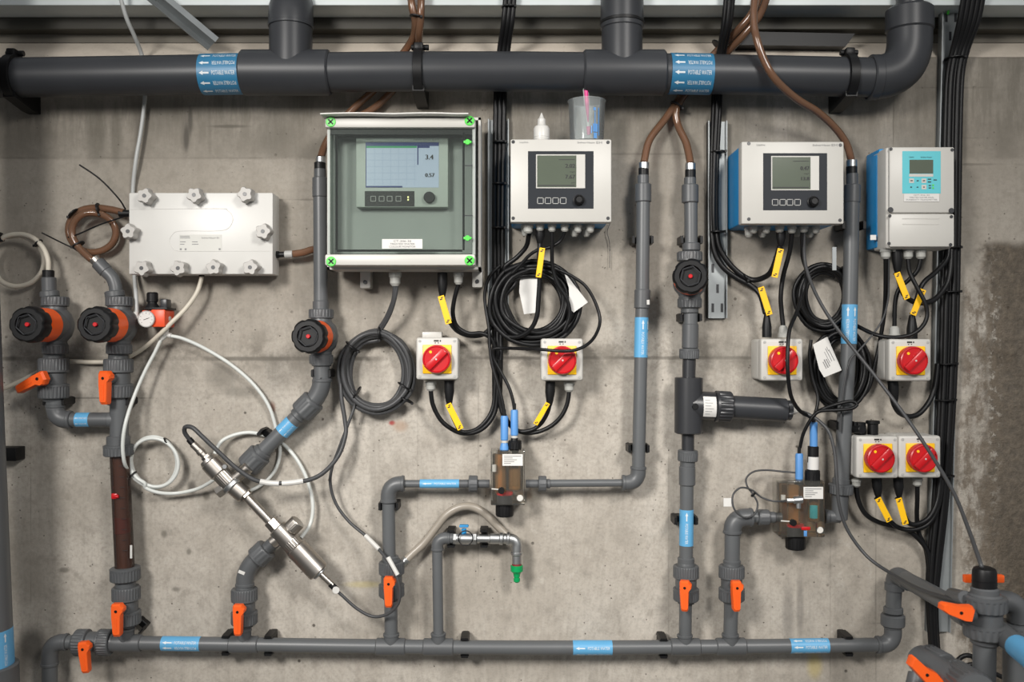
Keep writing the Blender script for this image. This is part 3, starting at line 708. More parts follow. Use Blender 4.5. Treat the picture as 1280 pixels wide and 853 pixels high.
p = P(143.5, 620.5, .055+.02); part('pointer', MB().box(p+Vector((-.008, -.004, -.007)), p+Vector((.008, .006, .007)), .003).cyl(p+Vector((.004, -.006, 0)), p+Vector((.012, -.006, 0)), .004), 'red', T2, 'red plastic pointer clip')
p = P(164, 690, .07); part('sticker', MB().box(p+Vector((-.002, -.003, -.016)), p+Vector((.003, 0, .016)), .0005, 1), 'white', T2)

# ------------------------------------------------------------------ column under the enclosure with slanting pipe
T = thing('pipe_column', 'grey column beside the enclosure bending into a slanting pipe', 'pipe', P(402, 520, 0.055))
collar(T, (400, 247), (400, 222), 19); collar(T, (400, 224), (400, 211), 15, name='hose_tail'); collar(T, (400, 213), (400, 203), 14.5, 'black', 'hose_collar'); collar(T, (401, 205), (401, 196), 12.5, 'steel2', 'hose_clamp')
pipe(T, [(400.3, 247), (401, 384)], 17.5); collar(T, (401, 376), (401.2, 388), 20); collar(T, (402, 444), (402, 458), 25); pipe(T, [(402, 445), (402.5, 478)], 20)
elbow(T, (402.5, 474), (402.5, 491), (385, 508), 23, radpx=19)
nut(T, (393, 500), (376, 517), 31, ribs=14); collar(T, (378, 515), (371, 522), 22)
pipe(T, [(373, 520), (327, 566)], 19); nut(T, (326, 567), (309, 584), 31, ribs=14); collar(T, (330, 563), (325, 568), 24); collar(T, (310, 583), (298, 595), 16)
a, b_ = P(365.5, 527.5), P(352, 541)
wrap_label(T, b_, a, S(19)/2, ((0.2, False), (-.6, False)), 'lblue', (-.7, 0, .7))
T = thing('pipe_offset', 'short bent grey pipe joining steel sensor to the valve below', 'pipe', P(306, 745))
collar(T, (306, 738), (306, 730), 21); elbow(T, (306, 733), (306, 712), (327, 693), 22, radpx=18); nut(T, (320, 699), (334, 686), 29, ribs=14); collar(T, (333, 687), (345, 676), 16.5); pipe(T, [(305, 775), (305, 790)], 17)
p0 = P(302, 716, .055+S(11)); part('sticker', MB().box((-.008, -.0008, -.004), (.008, 0, .004), .0003, 1, Matrix.Translation(p0) @ Matrix.Rotation(.4, 4, 'Y')), 'white', T)

# ------------------------------------------------------------------ stainless sensor on the slant
T = thing('steel_sensor', 'slanting stainless steel sensor assembly at lower left', 'sensor', P(340, 720, .085))
ds = 0.085
ax0, ax1 = P(241, 555, ds), P(415, 733, ds); u = (ax1-ax0).normalized()
def along(x, y, dd=ds): return P(x, y, dd)
def scyl(x0, y0, x1, y1, wpx, name, mat='steel', dd=ds, kind='cyl'):
    a, b_ = P(x0, y0, dd), P(x1, y1, dd); mb = MB()
    if kind == 'hex': mb.hexn(a, b_, S(wpx, dd)/2)
    elif kind == 'nut': mb.nut(a, b_, S(wpx, dd)/2, 26, .035)
    else: mb.cyl(a, b_, S(wpx, dd)/2)
    return part(name, mb, mat, T)
scyl(236, 549, 243, 557, 8, 'cable_boot', 'black')
scyl(241, 555, 262, 576, 9.5, 'gland_tube'); scyl(249, 563, 253, 567, 11, 'gland_ring'); scyl(256, 570, 261, 575, 12.5, 'gland_ring', kind='hex')
scyl(259, 574, 290, 607, 23, 'sensor_head', kind='nut'); scyl(262, 577, 276, 592, 26, 'head_collar'); scyl(288, 604, 293, 609, 27, 'rim', 'steel2')
scyl(290, 606, 306, 620, 22, 'valve_block'); scyl(311, 584, 279, 611, 15, 'cross_port'); scyl(283, 609, 272, 617, 15.5, 'port_cap', kind='hex')
scyl(300, 613, 309, 622, 17, 'hex_fitting', kind='hex'); scyl(306, 619, 345, 660, 11.5, 'steel_tube')
scyl(337, 651, 347, 662, 17, 'hex_fitting', kind='hex'); scyl(346, 660, 362, 677, 24, 'valve_block'); scyl(340, 679, 372, 655, 15, 'cross_port'); scyl(363, 662, 373, 652, 20, 'port_cap', kind='nut')
scyl(360, 675, 370, 686, 24, 'sensor_collar', kind='nut'); scyl(369, 684, 399, 716, 28, 'sensor_barrel'); scyl(397, 714, 401, 718, 20, 'rim', 'steel2'); scyl(399, 716, 416, 732, 7.5, 'sensor_tail'); scyl(413, 730, 421, 738, 8, 'cable_boot', 'black')
p = P(281, 583.5, ds+S(11, ds)); part('screw', MB().cyl(p+Vector((0, .004, 0)), p+Vector((0, -.003, 0)), S(3, ds), seg=12), 'steel2', T)
p = P(420, 738, ds+.008); part('end_tag', MB().cyl(p, p+Vector((0, -.001, 0)), S(4.5, ds), seg=16), 'white', T)
collar(T, (298, 596), (290, 604), 13, 'steel', 'adapter')

# ------------------------------------------------------------------ pipes feeding the left flow cell
T = thing('pipe_riser', 'grey riser and elbow feeding the left flow cell', 'pipe', P(488, 740))
collar(T, (488, 702), (488, 695), 21); pipe(T, [(488.5, 751), (489, 795)], 16.5); pipe(T, [(486.5, 697), (485.5, 622)], 16.5)
elbow(T, (485.5, 628), (485.5, 605), (505, 605), 19.5, radpx=17); pipe(T, [(502, 605), (575, 605)], 9.5); collar(T, (573, 605), (588, 605), 10.5)
nut(T, (586, 605), (597, 605), 21, ribs=14); collar(T, (596, 605), (612, 605), 10.5)
hlabel(T, 525, 574, 605, 10.5, ((0.15, False),))
T = thing('pipe_drop', 'tall grey pipe ending in elbow, right of the transmitter with the cup', 'pipe', P(797, 610))
collar(T, (804, 253), (804, 230), 20.5); collar(T, (804, 232), (804, 219), 14.5, name='hose_tail'); collar(T, (804.5, 221), (804.5, 210), 13, 'black', 'hose_collar'); collar(T, (805, 212), (805, 203), 13, 'steel2', 'hose_clamp')
pipe(T, [(804, 253), (803, 362)], 17); collar(T, (803, 362), (802.5, 386), 20); pipe(T, [(802.5, 386), (798, 586)], 16.5); vlabel(T, 802, 397, 447, 16.5, ((.1, False), (1.0, True)), x1=801)
elbow(T, (798, 584), (797.5, 604), (778, 604), 19, radpx=15); pipe(T, [(780, 604), (684, 604.5)], 9.5); nut(T, (673, 605), (683, 605), 20, ribs=14); collar(T, (682, 605), (688, 605), 12); collar(T, (657, 605), (674, 605), 10.5)
p = P(810, 378, .075); part('sticker', MB().box(p+Vector((-.003, 0, -.006)), p+Vector((.004, .002, .006)), .0005, 1), 'white', T)

# dark sensor tee column
T = thing('pipe_column', 'grey column carrying the dark tee right of the tall grey pipe', 'pipe', P(857, 700))
collar(T, (862.5, 254), (862.5, 231), 21); collar(T, (862.5, 232), (862.5, 222), 15, name='hose_tail'); collar(T, (863, 224), (863, 212), 13.5, 'black', 'hose_collar'); collar(T, (863, 214), (863, 204), 13, 'steel2', 'hose_clamp')
pipe(T, [(863.5, 254), (863.8, 312)], 16.5); part('tape_band', MB().cyl(P(864, 304), P(864, 314), S(22.5)/2), 'pvc2', T)
collar(T, (862, 370), (862, 386), 28); collar(T, (862, 385), (862, 392), 22); pipe(T, [(863, 390), (863, 408)], 18); collar(T, (863, 405), (862.5, 436), 20.5); nut(T, (861.5, 436), (861.5, 449), 25)
pipe(T, [(861.5, 448), (861, 473)], 16.5, 'dark'); pipe(T, [(860, 540), (860, 565)], 15.5, 'dark'); nut(T, (860, 563), (859.5, 577), 25); collar(T, (859.5, 576), (859.5, 584), 19); collar(T, (859, 583), (859, 607), 20.5)
pipe(T, [(858.5, 606), (857.5, 706)], 17); vlabel(T, 858.2, 637, 682, 17, ((-.15, False),), x1=857.8); collar(T, (857.5, 697), (857.5, 706), 21); pipe(T, [(857, 752), (856.5, 797)], 15.8)
T = thing('sensor_tee', 'dark grey tee housing a sideways probe beside the column', 'sensor', P(861, 542))
part('tee_body', MB().lathe(P(861, 472), P(860.5, 542)-P(861, 472), [(0, S(15)), (.001, S(17.5)), (S(69), S(17.3)), (S(70.5), S(15))], 36), 'dark', T)
part('branch', MB().cyl(P(862, 507), P(893, 508), S(36)/2, 0.002), 'dark', T)
part('union_nut', MB().nut(P(893, 508), P(914, 509), S(39)/2, 26, .05), 'dark', T)
part('probe_barrel', MB().cyl(P(912, 509), P(983, 513), S(29)/2, 0.003), 'main', T); part('end_cap', MB().nut(P(979, 512.8), P(989, 513.3), S(25)/2, 10, .1), 'dark', T)
part('cable_tip', MB().lathe(P(988, 513.3), Vector((1, 0, -.02)), [(0, S(6)), (S(5), S(5)), (S(9), S(3))], 14), 'lgrey', T)
th = S(18)+.0006
mb = MB(); pa, pb = P(876, 507.4), P(892, 508)
axx = (pb-pa).normalized(); vs = []; fs = []
for i in range(2):
    for k in range(9):
        a = -.75+1.5*k/8; q = pa if i == 0 else pb; vs.append(q+Vector((0, -math.cos(a), math.sin(a)))*th)
for k in range(8): fs.append((k, k+1, 10+k, 9+k))
stk = part('sticker', MB().add(vs, fs), 'paper', T)
tb = MB()
for k in range(6):
    a = -.5+k*.19; q = Vector((0, -math.cos(a), math.sin(a)))*(th+.0003); L_ = (pb-pa)
    c0 = pa+L_*.12+q; c1 = pa+L_*(.5+.35*((k*37) % 5)/5)+q; tb.add([c0+Vector((0, 0, .0006)), c0-Vector((0, 0, .0006)), c1-Vector((0, 0, .0006)), c1+Vector((0, 0, .0006))], [(0, 1, 2, 3)])
part('lettering', tb, 'gink', stk, smooth=0)
p = P(869, 508.5, .055+S(17)); part('plug', MB().cyl(p+Vector((0, .01, 0)), p+Vector((0, -.003, 0)), S(4), seg=14), 'black', T)

# right flow cell feed
T = thing('pipe_riser', 'grey riser and elbow left of the right flow cell', 'pipe', P(914, 745))
collar(T, (915, 708), (915, 700), 22); pipe(T, [(915, 706), (915.5, 664)], 19); elbow(T, (915.5, 667), (915.5, 647), (940, 647), 22, radpx=18); pipe(T, [(936, 647), (950, 647)], 14); nut(T, (947, 647), (961, 647), 20, ribs=12); collar(T, (959, 647), (969, 647), 14); collar(T, (967, 647), (977, 647), 12)
pipe(T, [(914, 752), (913, 797)], 17.5)
T = thing('pipe_drop', 'tall grey pipe between the two blue-sided transmitters', 'pipe', P(1052, 650))
collar(T, (1065, 254), (1065.5, 231), 20); collar(T, (1065, 233), (1065, 217), 14.5, name='hose_tail'); collar(T, (1064.5, 220), (1064.5, 208), 13.5, 'black', 'hose_collar'); collar(T, (1064.5, 210), (1064.5, 200), 13, 'steel2', 'hose_clamp')
pipe(T, [(1064.7, 253), (1062, 400), (1056, 520), (1052, 600)], 18.5, sub=4); vlabel(T, 1062.3, 381, 430, 18.5, ((.35, False), (-.55, True)), x1=1061)
collar(T, (1051.5, 598), (1051, 606), 21); nut(T, (1051, 605), (1050.5, 618), 30, ribs=26); collar(T, (1050, 617), (1049, 650), 20.5); collar(T, (1050, 646), (1031, 646), 16, name='branch'); collar(T, (1036, 646), (1030, 646), 18)

# ------------------------------------------------------------------ near pipe at the left edge
T = thing('near_pipe', 'dark grey vertical pipe cut off by the left edge of the picture', 'pipe', P(-20, 870, .22))
dn = .22
part('pipe', MB().tube([P(-46, -90, dn), P(-40, 300, dn), P(-32, 520, dn), P(-17, 880, dn)], S(66, dn)/2, 32), 'pvc', T)
part('socket', MB().cyl(P(-18.5, 832, dn), P(-17.5, 885, dn), S(76, dn)/2, .003, 32), 'pvc2', T)
wrap_label(T, P(-21.5, 788, dn), P(-19.5, 834, dn), S(67, dn)/2, ((0.9, False), (.2, True), (1.3, True)), 'lblue', (1, 0, 0))
t = thing('pipe_bracket', 'black angled bracket holding the dark pipe at the left edge', 'pipe bracket', Vector((P(10, 575, 0).x, 0, P(10, 575, 0).z)))
mb = MB(); pbox(mb, -22, 560, 20, 577, 0, .045, .003); part('bracket_arm', mb, 'black', t)

# ------------------------------------------------------------------ front manifold at lower right (stands about 0.55 m off the wall)
df = 0.56
T = thing('manifold_valve', 'upright grey ball valve with black cap at lower right, nearest the viewer', 'valve', P(1230, 860, df))
def fcyl(x0, y0, x1, y1, wpx, name, mat='pvc2', d0=df, d1=None, kind='cyl', par=None, ribs=20):
    a, b_ = P(x0, y0, d0), P(x1, y1, d0 if d1 is None else d1); r = S(wpx, d0)/2; mb = MB()
    if kind == 'nut': mb.nut(a, b_, r, ribs, .04)
    else: mb.cyl(a, b_, r)
    return part(name, mb, mat, par or T)
fcyl(1231, 797, 1229, 900, 27, 'pipe', 'pvc'); fcyl(1232, 742, 1231, 800, 40, 'valve_body'); fcyl(1232, 745, 1232, 764, 50, 'union_nut', kind='nut'); fcyl(1231, 780, 1231, 797, 50, 'union_nut', kind='nut'); fcyl(1231, 796, 1230.5, 806, 33, 'socket')
fcyl(1231, 734, 1231, 746, 33, 'collar'); 
a = P(1230.5, 736, df); b_ = P(1230.5, 709, df); L_ = (b_-a).length; r = S(29, df)/2
part('cap', MB().lathe(a, b_-a, [(0, r), (L_*.35, r), (L_*.36, r*.97), (L_*.40, r*.97), (L_*.41, r), (L_*.8, r*.98), (L_*.93, r*.88), (L_, r*.6)], 32), 'black', T)
m = Matrix.Translation(P(1199, 765, df+.06)) @ Matrix.Rotation(math.radians(14), 4, 'Y')
h = [(-.035, .005), (-.030, .009), (.0, .011), (.020, .016), (.026, .010), (.026, -.012), (.014, -.014), (-.022, -.009), (-.034, -.004)]
hd = part('lever_handle', MB().prism(h, .012, -.008, m, .1), 'orange', T); part('screw', MB().cyl(m @ Vector((.0, -.007, 0)), m @ Vector((0, -.0095, 0)), .003, seg=10), 'black', hd)
part('stem', MB().cyl(P(1214, 770, df+.02), P(1205, 768, df+.055), .012), 'pvc2', T)
part('side_port', MB().cyl(P(1207, 748, df-.01), P(1190, 744, df-.10), S(18, df)/2).cyl(P(1214, 772, df-.02), P(1200, 764, df-.10), .024), 'pvc2', T)
T = thing('manifold_branch', 'grey elbow, union and orange cross lever behind the black-capped valve', 'pipe', P(1270, 860, df-.08))
a = P(1204.5, 723.5, df-.05); b_ = P(1254, 723.5, df-.05)
part('lever_handle', MB().box((a.x, a.y-.006, a.z-.0075), (b_.x, a.y+.006, a.z+.0075), .002), 'orange', T)
part('stem', MB().cyl(P(1231, 723, df-.05), P(1231, 752, df-.05), .008), 'pvc2', T)
d2 = df-.06
part('elbow', MB().tube(arc_corner(P(1246, 752, d2), P(1273, 752, d2), P(1273, 778, d2), S(20, d2)), S(27, d2)/2, 24), 'pvc2', T); fcyl(1273, 779, 1273, 800, 48, 'union_nut', d0=d2, kind='nut'); fcyl(1273, 798, 1273, 880, 36, 'pipe', 'pvc', d0=d2)
T = thing('manifold_outlet', 'grey pipe with blue label sloping out at the right edge', 'pipe', P(1270, 820, df+.04))
d3 = df+.03
part('pipe', MB().tube([P(1244, 786, d2+.02), P(1300, 832, d3+.14)], .0205, 24), 'pvc', T)
aa = P(1244, 786, d2+.02); bb = P(1300, 832, d3+.14)
wrap_label(T, aa.lerp(bb, .52), aa.lerp(bb, .98), .0205, ((.2, False),), 'lblue', (0, 0, 1))
T = thing('manifold_inlet', 'grey pipe and valve with orange handle at the bottom right corner', 'valve', P(1185, 870, df))
d4 = df-.06; d5 = df+.12
part('pipe', MB().tube([P(1146, 822, d4-.05), P(1250, 886, d5+.06)], .019, 24), 'pvc', T)
part('valve_body', MB().tube([P(1150, 824, d4), P(1226, 874, d5)], .027, 24), 'pvc2', T)
part('union_nut', MB().nut(P(1157, 828, d4), P(1181, 841, d4+.05), .036, 24, .07), 'pvc2', T); part('union_nut', MB().nut(P(1190, 848, d4+.06), P(1222, 869, d5), .038, 24, .07), 'pvc2', T)
m = Matrix.Translation(P(1155, 841, df+.05)) @ Matrix.Rotation(math.radians(42), 4, 'Y')
hd = part('lever_handle', MB().prism([(-.036, .006), (-.032, .010), (.0, .010), (.016, .015), (.040, .012), (.040, -.012), (.014, -.013), (-.03, -.009)], .012, -.008, m, .1), 'orange', T)
part('screw', MB().cyl(m @ Vector((.003, -.007, 0)), m @ Vector((.003, -.0095, 0)), .003, seg=10), 'black', hd)
part('side_pipe', MB().tube([P(1146, 843, df-.02), P(1138, 880, df)], .016, 20), 'pvc2', T)

# ------------------------------------------------------------------ tap with green connector
T = thing('tap_riser', 'thin grey riser with elbow feeding the steel tap', 'pipe', P(548, 795))
pipe(T, [(548, 795), (546.5, 686)], 13); elbow(T, (546.5, 688), (546.5, 673), (562, 673), 15, radpx=12); collar(T, (560, 673), (567, 673), 14)
T = thing('tap', 'steel tap with blue knob and green hose connector', 'tap', P(600, 728))
a = P(566, 673)
for x0, x1, wd, nm, mt, kd in ((566, 571, 15, 'hex_fitting', 'steel2', 'hex'), (570, 591, 13.5, 'valve_body', 'steel2', 'c'), (590, 596, 15, 'hex_fitting', 'steel2', 'hex'), (596, 613, 11.5, 'nipple', 'steel2', 'c'), (612, 625, 13, 'coupling', 'steel2', 'c'), (624, 629, 15.5, 'rim', 'steel2', 'c'), (629, 634, 13, 'nipple', 'steel2', 'c'), (633, 637, 16.5, 'rim', 'steel2', 'c')):
    mb = MB(); (mb.hexn if kd == 'hex' else mb.cyl)(P(x0, 673.5), P(x1, 673.8), S(wd)/2); part(nm, mb, mt, T)
part('steel_elbow', MB().tube(arc_corner(P(635, 674), P(646, 674), P(646, 692), S(10)), S(13.5)/2, 20), 'steel2', T); part('rim', MB().cyl(P(646, 690), P(646, 694), S(15.5)/2), 'steel2', T)
part('nipple', MB().cyl(P(646, 694), P(646, 705), S(12.5)/2), 'steel2', T); part('seal', MB().cyl(P(646, 705), P(646, 707.5), S(12)/2), 'darkred', T)
p = P(646, 707); part('hose_connector', MB().lathe(p, (0, 0, -1), [(0, S(6.8)), (S(.5), S(7.8)), (S(7), S(7.8)), (S(9.5), S(5)), (S(12), S(4.2)), (S(14), S(4.2)), (S(14.5), S(3.2)), (S(16), S(3.2)), (S(16.5), S(4.2)), (S(20), S(4.0)), (S(21.5), S(2.4))], 24), 'green', T)
part('black_ring', MB().tube([P(582, 673, .075)+Vector((math.cos(t_)*S(9), 0, math.sin(t_)*S(9))) for t_ in [i*math.pi/16 for i in range(32)]], S(.8), 6, True), 'black', T)
kb = part('knob', MB().box(P(574, 660, .06), P(586, 655.5, .045), .002).cyl(P(580, 661), P(580, 668), S(3)), 'blue', T)
mb = MB()
for x in (564, 605): wall_clip(x, 673, 'black bracket holding the tap fittings '+('at the grey elbow' if x < 600 else 'by the steel nipple'), False, 22)
T = cable([(506, 702, .04), (515, 693, .035), (530, 679, .03), (545, 660, .028), (558, 644, .028), (573, 635, .028), (588, 633.5, .028), (603, 640, .028), (618, 654, .028), (632, 668, .03), (640, 674, .035)], 10, 'taupe hose arching over the tap to the grey riser', 'those', 'hose', 'hose', seg=14)
part('hose_end', MB().cyl(P(499, 709, .045), P(509, 699, .04), S(9)/2).cyl(P(507, 701, .04), P(509, 699, .04), S(12)/2), 'steel2', T)

# ------------------------------------------------------------------ white measuring block with star knobs
T = thing('measuring_block', 'white plastic block with nine star knobs at upper left', 'sensor block', P(250, 343, 0.0))
df_ = .075
mb = MB(); pbox(mb, 161, 241, 341, 343, .012, df_, .003); part('block', mb, 'white', T)
mb = MB(); pbox(mb, 168, 248, 335, 336, 0, .014); part('back_plate', mb, 'lgrey', T)
rows = []
gp = [(163, 262), (200, 261.5), (275, 261), (284, 263), (290, 269), (291, 276), (287, 284), (279, 288), (262, 289)]
mb = MB().tube(smooth_pts([P(x, y, df_) for x, y in gp], 5), .0007, 6)
gp = [(262, 289), (225, 289), (216, 293), (212, 301), (216, 310), (226, 314), (280, 314), (338, 314)]
mb.tube(smooth_pts([P(x, y, df_) for x, y in gp], 5), .0007, 6); part('moulded_ridge', mb, 'white', T)
mb = MB(); pbox(mb, 224, 293.5, 277, 314.5, df_-.001, df_+.0008, .0003, 1); pl = part('name_plate', mb, 'plateg', T)
mb = MB(); text_flat(mb, 'Endress+Hauser EH', P(263, 297.5, df_+.0008), w=S(22, df_))
for x0, x1, y in ((225, 237, 295.5), (225, 237.5, 297.5), (225, 232, 302.5), (240, 247, 302.5), (225, 230.5, 305.5), (240, 248, 305.5)):
    pbox(mb, x0, y-.5, x1, y+.4, df_+.0005, df_+.0011)
for x in (226, 232, 274.5): pbox(mb, x-1.2, 310.5, x+1.2, 312.8, df_+.0005, df_+.0011)
part('lettering', mb, 'gink', pl, smooth=0)
def star(T, px, py, d, rpx, rot):
    out = []; R = S(rpx, d)
    for i in range(50):
        a = 2*math.pi*i/50; k = .88+.12*math.cos(5*(a+rot)); out.append((R*k*math.cos(a), R*k*math.sin(a)))
    m = Matrix.Translation(P(px, py, d)); kn = part('star_knob', MB().prism(out, .022, -.004, m, .14), 'knobgrey', T)
    part('knob_bore', MB().cyl(m @ Vector((0, -.0035, 0)), m @ Vector((0, -.0046, 0)), R*.24, .0001, 14), 'dark', kn)
for i, (x, y) in enumerate(((181, 245), (243, 244), (306.5, 243), (160.5, 289.5), (329, 289.5), (177.5, 335.5), (223, 335.5), (267, 334.5), (313, 334.5))): star(T, x, y, df_+.026, 10.6, .3*i)
part('outlet_stub', MB().cyl(P(343, 318.5, .04), P(349, 318.5, .04), S(9)/2).cyl(P(348, 318.5, .04), P(366, 318, .04), S(7)/2), 'black', T); part('hose_clamp', MB().cyl(P(356, 318.3, .04), P(366, 318, .04), S(9.5)/2), 'mgrey', T)
part('inlet_stub', MB().cyl(P(163, 267, .045), P(149, 267, .045), S(9)/2), 'black', T); part('bottom_stub', MB().cyl(P(252, 342, .045), P(252, 346, .045), S(7)/2), 'black', T)

# ------------------------------------------------------------------ enclosure with clear door and lit recorder
T = thing('recorder_enclosure', 'large grey enclosure with clear door and lit recorder screen', 'enclosure', P(500, 340, 0))
fe = .175
# open-fronted tray: build base as back plate and four walls
mb = MB(); L0, R0 = P(409, 0, .12).x, P(601, 0, .12).x; Bz, Tz = P(0, 337, .12).z, P(0, 147, .12).z; t_ = .006
bk = -.040; mb.box((L0, bk-.006, Bz), (R0, bk, Tz)); mb.box((L0, -.12, Bz), (L0+t_, bk-.006, Tz)); mb.box((R0-t_, -.12, Bz), (R0, bk-.006, Tz)); mb.box((L0, -.12, Bz), (R0, bk-.006, Bz+t_)); mb.box((L0, -.12, Tz-t_), (R0, bk-.006, Tz))
part('case_body', mb, 'lgrey', T)
for (x0, y0, x1, y1) in ((406, 147, 594, 159.5), (406, 318, 594, 332)):
    mb = MB(); pbox(mb, x0, y0, x1, y1, .12, fe, .004); part('lid_rail', mb, 'lgrey', T)
for (x0, x1) in ((590, 594), (409.5, 413)):
    mb = MB(); pbox(mb, x0, 159, x1, 318.5, .12, fe-.012, .001); part('lid_side', mb, 'encl', T)
mb = MB(); pbox(mb, 412.5, 160, 590.5, 317.5, fe-.009, fe-.004, .001, 1); part('clear_door', mb, 'door', T)
mb = MB()
for a, b_ in (((421, 172), (421, 313)), ((421, 313.5), (578, 313.5)), ((579.5, 313), (579.5, 166)), ((421, 171), (579, 171))): mb.tube([P(*a, fe-.012), P(*b_, fe-.012)], .0028, 6)
part('door_seal', mb, 'black', T)
mb = MB(); pbox(mb, 412, 160, 590, 168, fe-.020, fe-.013); part('gasket_bar', mb, 'black', T)
mb = MB(); pbox(mb, 411, 158, 590, 320, .09, .108); part('mounting_panel', mb, 'encl2', T)
fr = .135
mb = MB(); pbox(mb, 445, 171.5, 560, 259, .105, fr, .002); rec = part('recorder', mb, 'encl', T)
mb = MB(); pbox(mb, 457, 178, 548.5, 234.5, fr-.002, fr+.0008); part('screen', mb, 'screen', rec, 'lit recorder display reading 3.4')
mb = MB(); pbox(mb, 457, 178, 548.5, 182.5, fr, fr+.0014); pbox(mb, 457, 232.5, 503, 234.5, fr, fr+.0014); pbox(mb, 521.6, 184, 523, 206, fr, fr+.0014); pbox(mb, 457, 178, 458, 234.5, fr, fr+.0012); pbox(mb, 521.5, 182, 537, 185, fr, fr+.0014)
part('screen_bars', mb, 'screen_bar', rec)
mb = MB()
for x in range(468, 520, 10): pbox(mb, x, 185.5, x+.4, 232, fr, fr+.0010)
for y in range(192, 232, 8): pbox(mb, 458.5, y, 521, y+.4, fr, fr+.0010)
part('chart_grid', mb, 'screen_grid', rec)
mb = MB(); pbox(mb, 458, 182.6, 521, 185, fr, fr+.0014); part('status_bar', mb, 'screen_green', rec)
mb = MB(); [text_flat(mb, '3.4', P(536.5+k*.35, 196.5, fr+.0014+k*.0001), h=S(6.0, fr)) for k in range(3)]; [text_flat(mb, '0.57', P(537+k*.35, 219, fr+.0014+k*.0001), h=S(4.8, fr)) for k in range(3)]; part('reading', mb, 'ink', rec, smooth=0)
mb = MB(); pbox(mb, 456, 239, 518, 258, fr-.001, fr+.001); part('key_strip', mb, 'black', rec)
mb = MB()
for x in (466.5, 477, 487, 498):
    for (a0, b0, a1, b1) in ((-3.4, -3.4, 3.4, -2.7), (-3.4, 2.7, 3.4, 3.4), (-3.4, -3.4, -2.7, 3.4), (2.7, -3.4, 3.4, 3.4)): pbox(mb, x+a0, 248.5+b0, x+a1, 248.5+b1, fr, fr+.0016)
part('key_outline', mb, 'mgrey', rec)
mb = MB()
for y in (246.5, 249.8): pbox(mb, 509.3, y-1, 511, y+1, fr, fr+.0018)
part('status_led', mb, 'led', rec)
part('rotary_knob', MB().cyl(P(537, 247.5, fr), P(537, 247.5, fr)+Vector((0, -.012, 0)), S(7, fr)), 'black', rec)
mb = MB(); text_flat(mb, 'Endress+Hauser', P(528, 174.3, fr+.0003), w=S(22, fr)); text_flat(mb, 'EH', P(544.5, 174.3, fr+.0003), w=S(8, fr), h=S(2.8, fr)); text_flat(mb, 'Memograph', P(462, 174.3, fr+.0003), w=S(9, fr)); part('lettering', mb, 'gink', rec, smooth=0)
mb = MB(); pbox(mb, 477.5, 299, 528, 311, fe-.0035, fe-.0028); st = part('label_sticker', mb, 'paper', T)
mb = MB()
for i, s_ in enumerate(('CT-306-30', 'TREATED WATER', 'COLOUR MONITOR')): text_flat(mb, s_, P(503, 301.6+i*3.5, fe-.0028), h=S(2.3, fe), w=S((22, 31, 33)[i], fe))
part('lettering', mb, 'ink', st, smooth=0)
for (x, y) in ((413.5, 152.5), (587, 151), (414, 327), (587, 326)):
    c = P(x, y, fe); s_ = part('lid_screw', MB().cyl(c+Vector((0, .004, 0)), c+Vector((0, -.002, 0)), S(6.2, fe), .0012), 'lime', T)
    mb = MB()
    for a in (math.pi/4, -math.pi/4): mb.box((-.008, -.0026, -.0018), (.008, -.0019, .0018), 0, 1, Matrix.Translation(c) @ Matrix.Rotation(a, 4, 'Y'))
    part('screw_slot', mb, 'black', s_)
for y in (178, 298):
    c = P(584.5, y, fe-.003); mb = MB().cyl(c, c+Vector((0, -.006, 0)), S(3.4, fe)); mb.box(c+Vector((-S(5, fe), -.005, -S(1.6, fe))), c+Vector((S(5, fe), 0, S(1.6, fe))), .0012); part('latch', mb, 'lime', T)
for y in (206.5, 269, ):
    mb = MB(); pbox(mb, 580.5, y, 591, y+1.2, fe-.004, fe-.003); part('door_joint', mb, 'dark', T)
for x, y in ((456.5, 353), (596.5, 352)):
    mb = MB(); pbox(mb, x-6.5, y-16, x+6.5, y+7.5, 0, .044, .003); lg = part('mounting_lug', mb, 'lgrey', T); p = P(x, y, .044); part('fixing_screw', MB().cyl(p, p+Vector((0, -.003, 0)), S(2.6), seg=12), 'dark', lg)
gland(T, 494, 341, 358, .09, 16); boot(T, 553, 341, 372, .09, 13, 553); gland(T, 573, 341, 356, .09, 13)
mb = MB(); top = P(0, 147, .175).z
vs = []; fs = []
for j, (dy, lift) in enumerate(((.20, 0), (.012, 0))):
    for i in range(13):
        x = 403+i*(586-403)/12; z = top+.0014+.0022*abs(math.sin(i*.55))*(1 if j == 0 else .3)
        vs.append((P(x, 0, .175).x, -dy if j == 0 else -dy, z))
n_ = len(vs); vs += [(v[0], v[1], v[2]+.0025) for v in vs]
for i in range(12): fs += [(i, i+1, 14+i, 13+i), (n_+i, n_+i+1, n_+14+i, n_+13+i), (i, i+1, n_+i+1, n_+i), (13+i, 14+i, n_+14+i, n_+13+i)]
fs += [(0, 13, n_+13, n_), (12, 25, n_+25, n_+12)]
solo('paper_stack', MB().add(vs, fs), 'paper', 'thin white papers lying on top of the clear-door enclosure', 'paper')

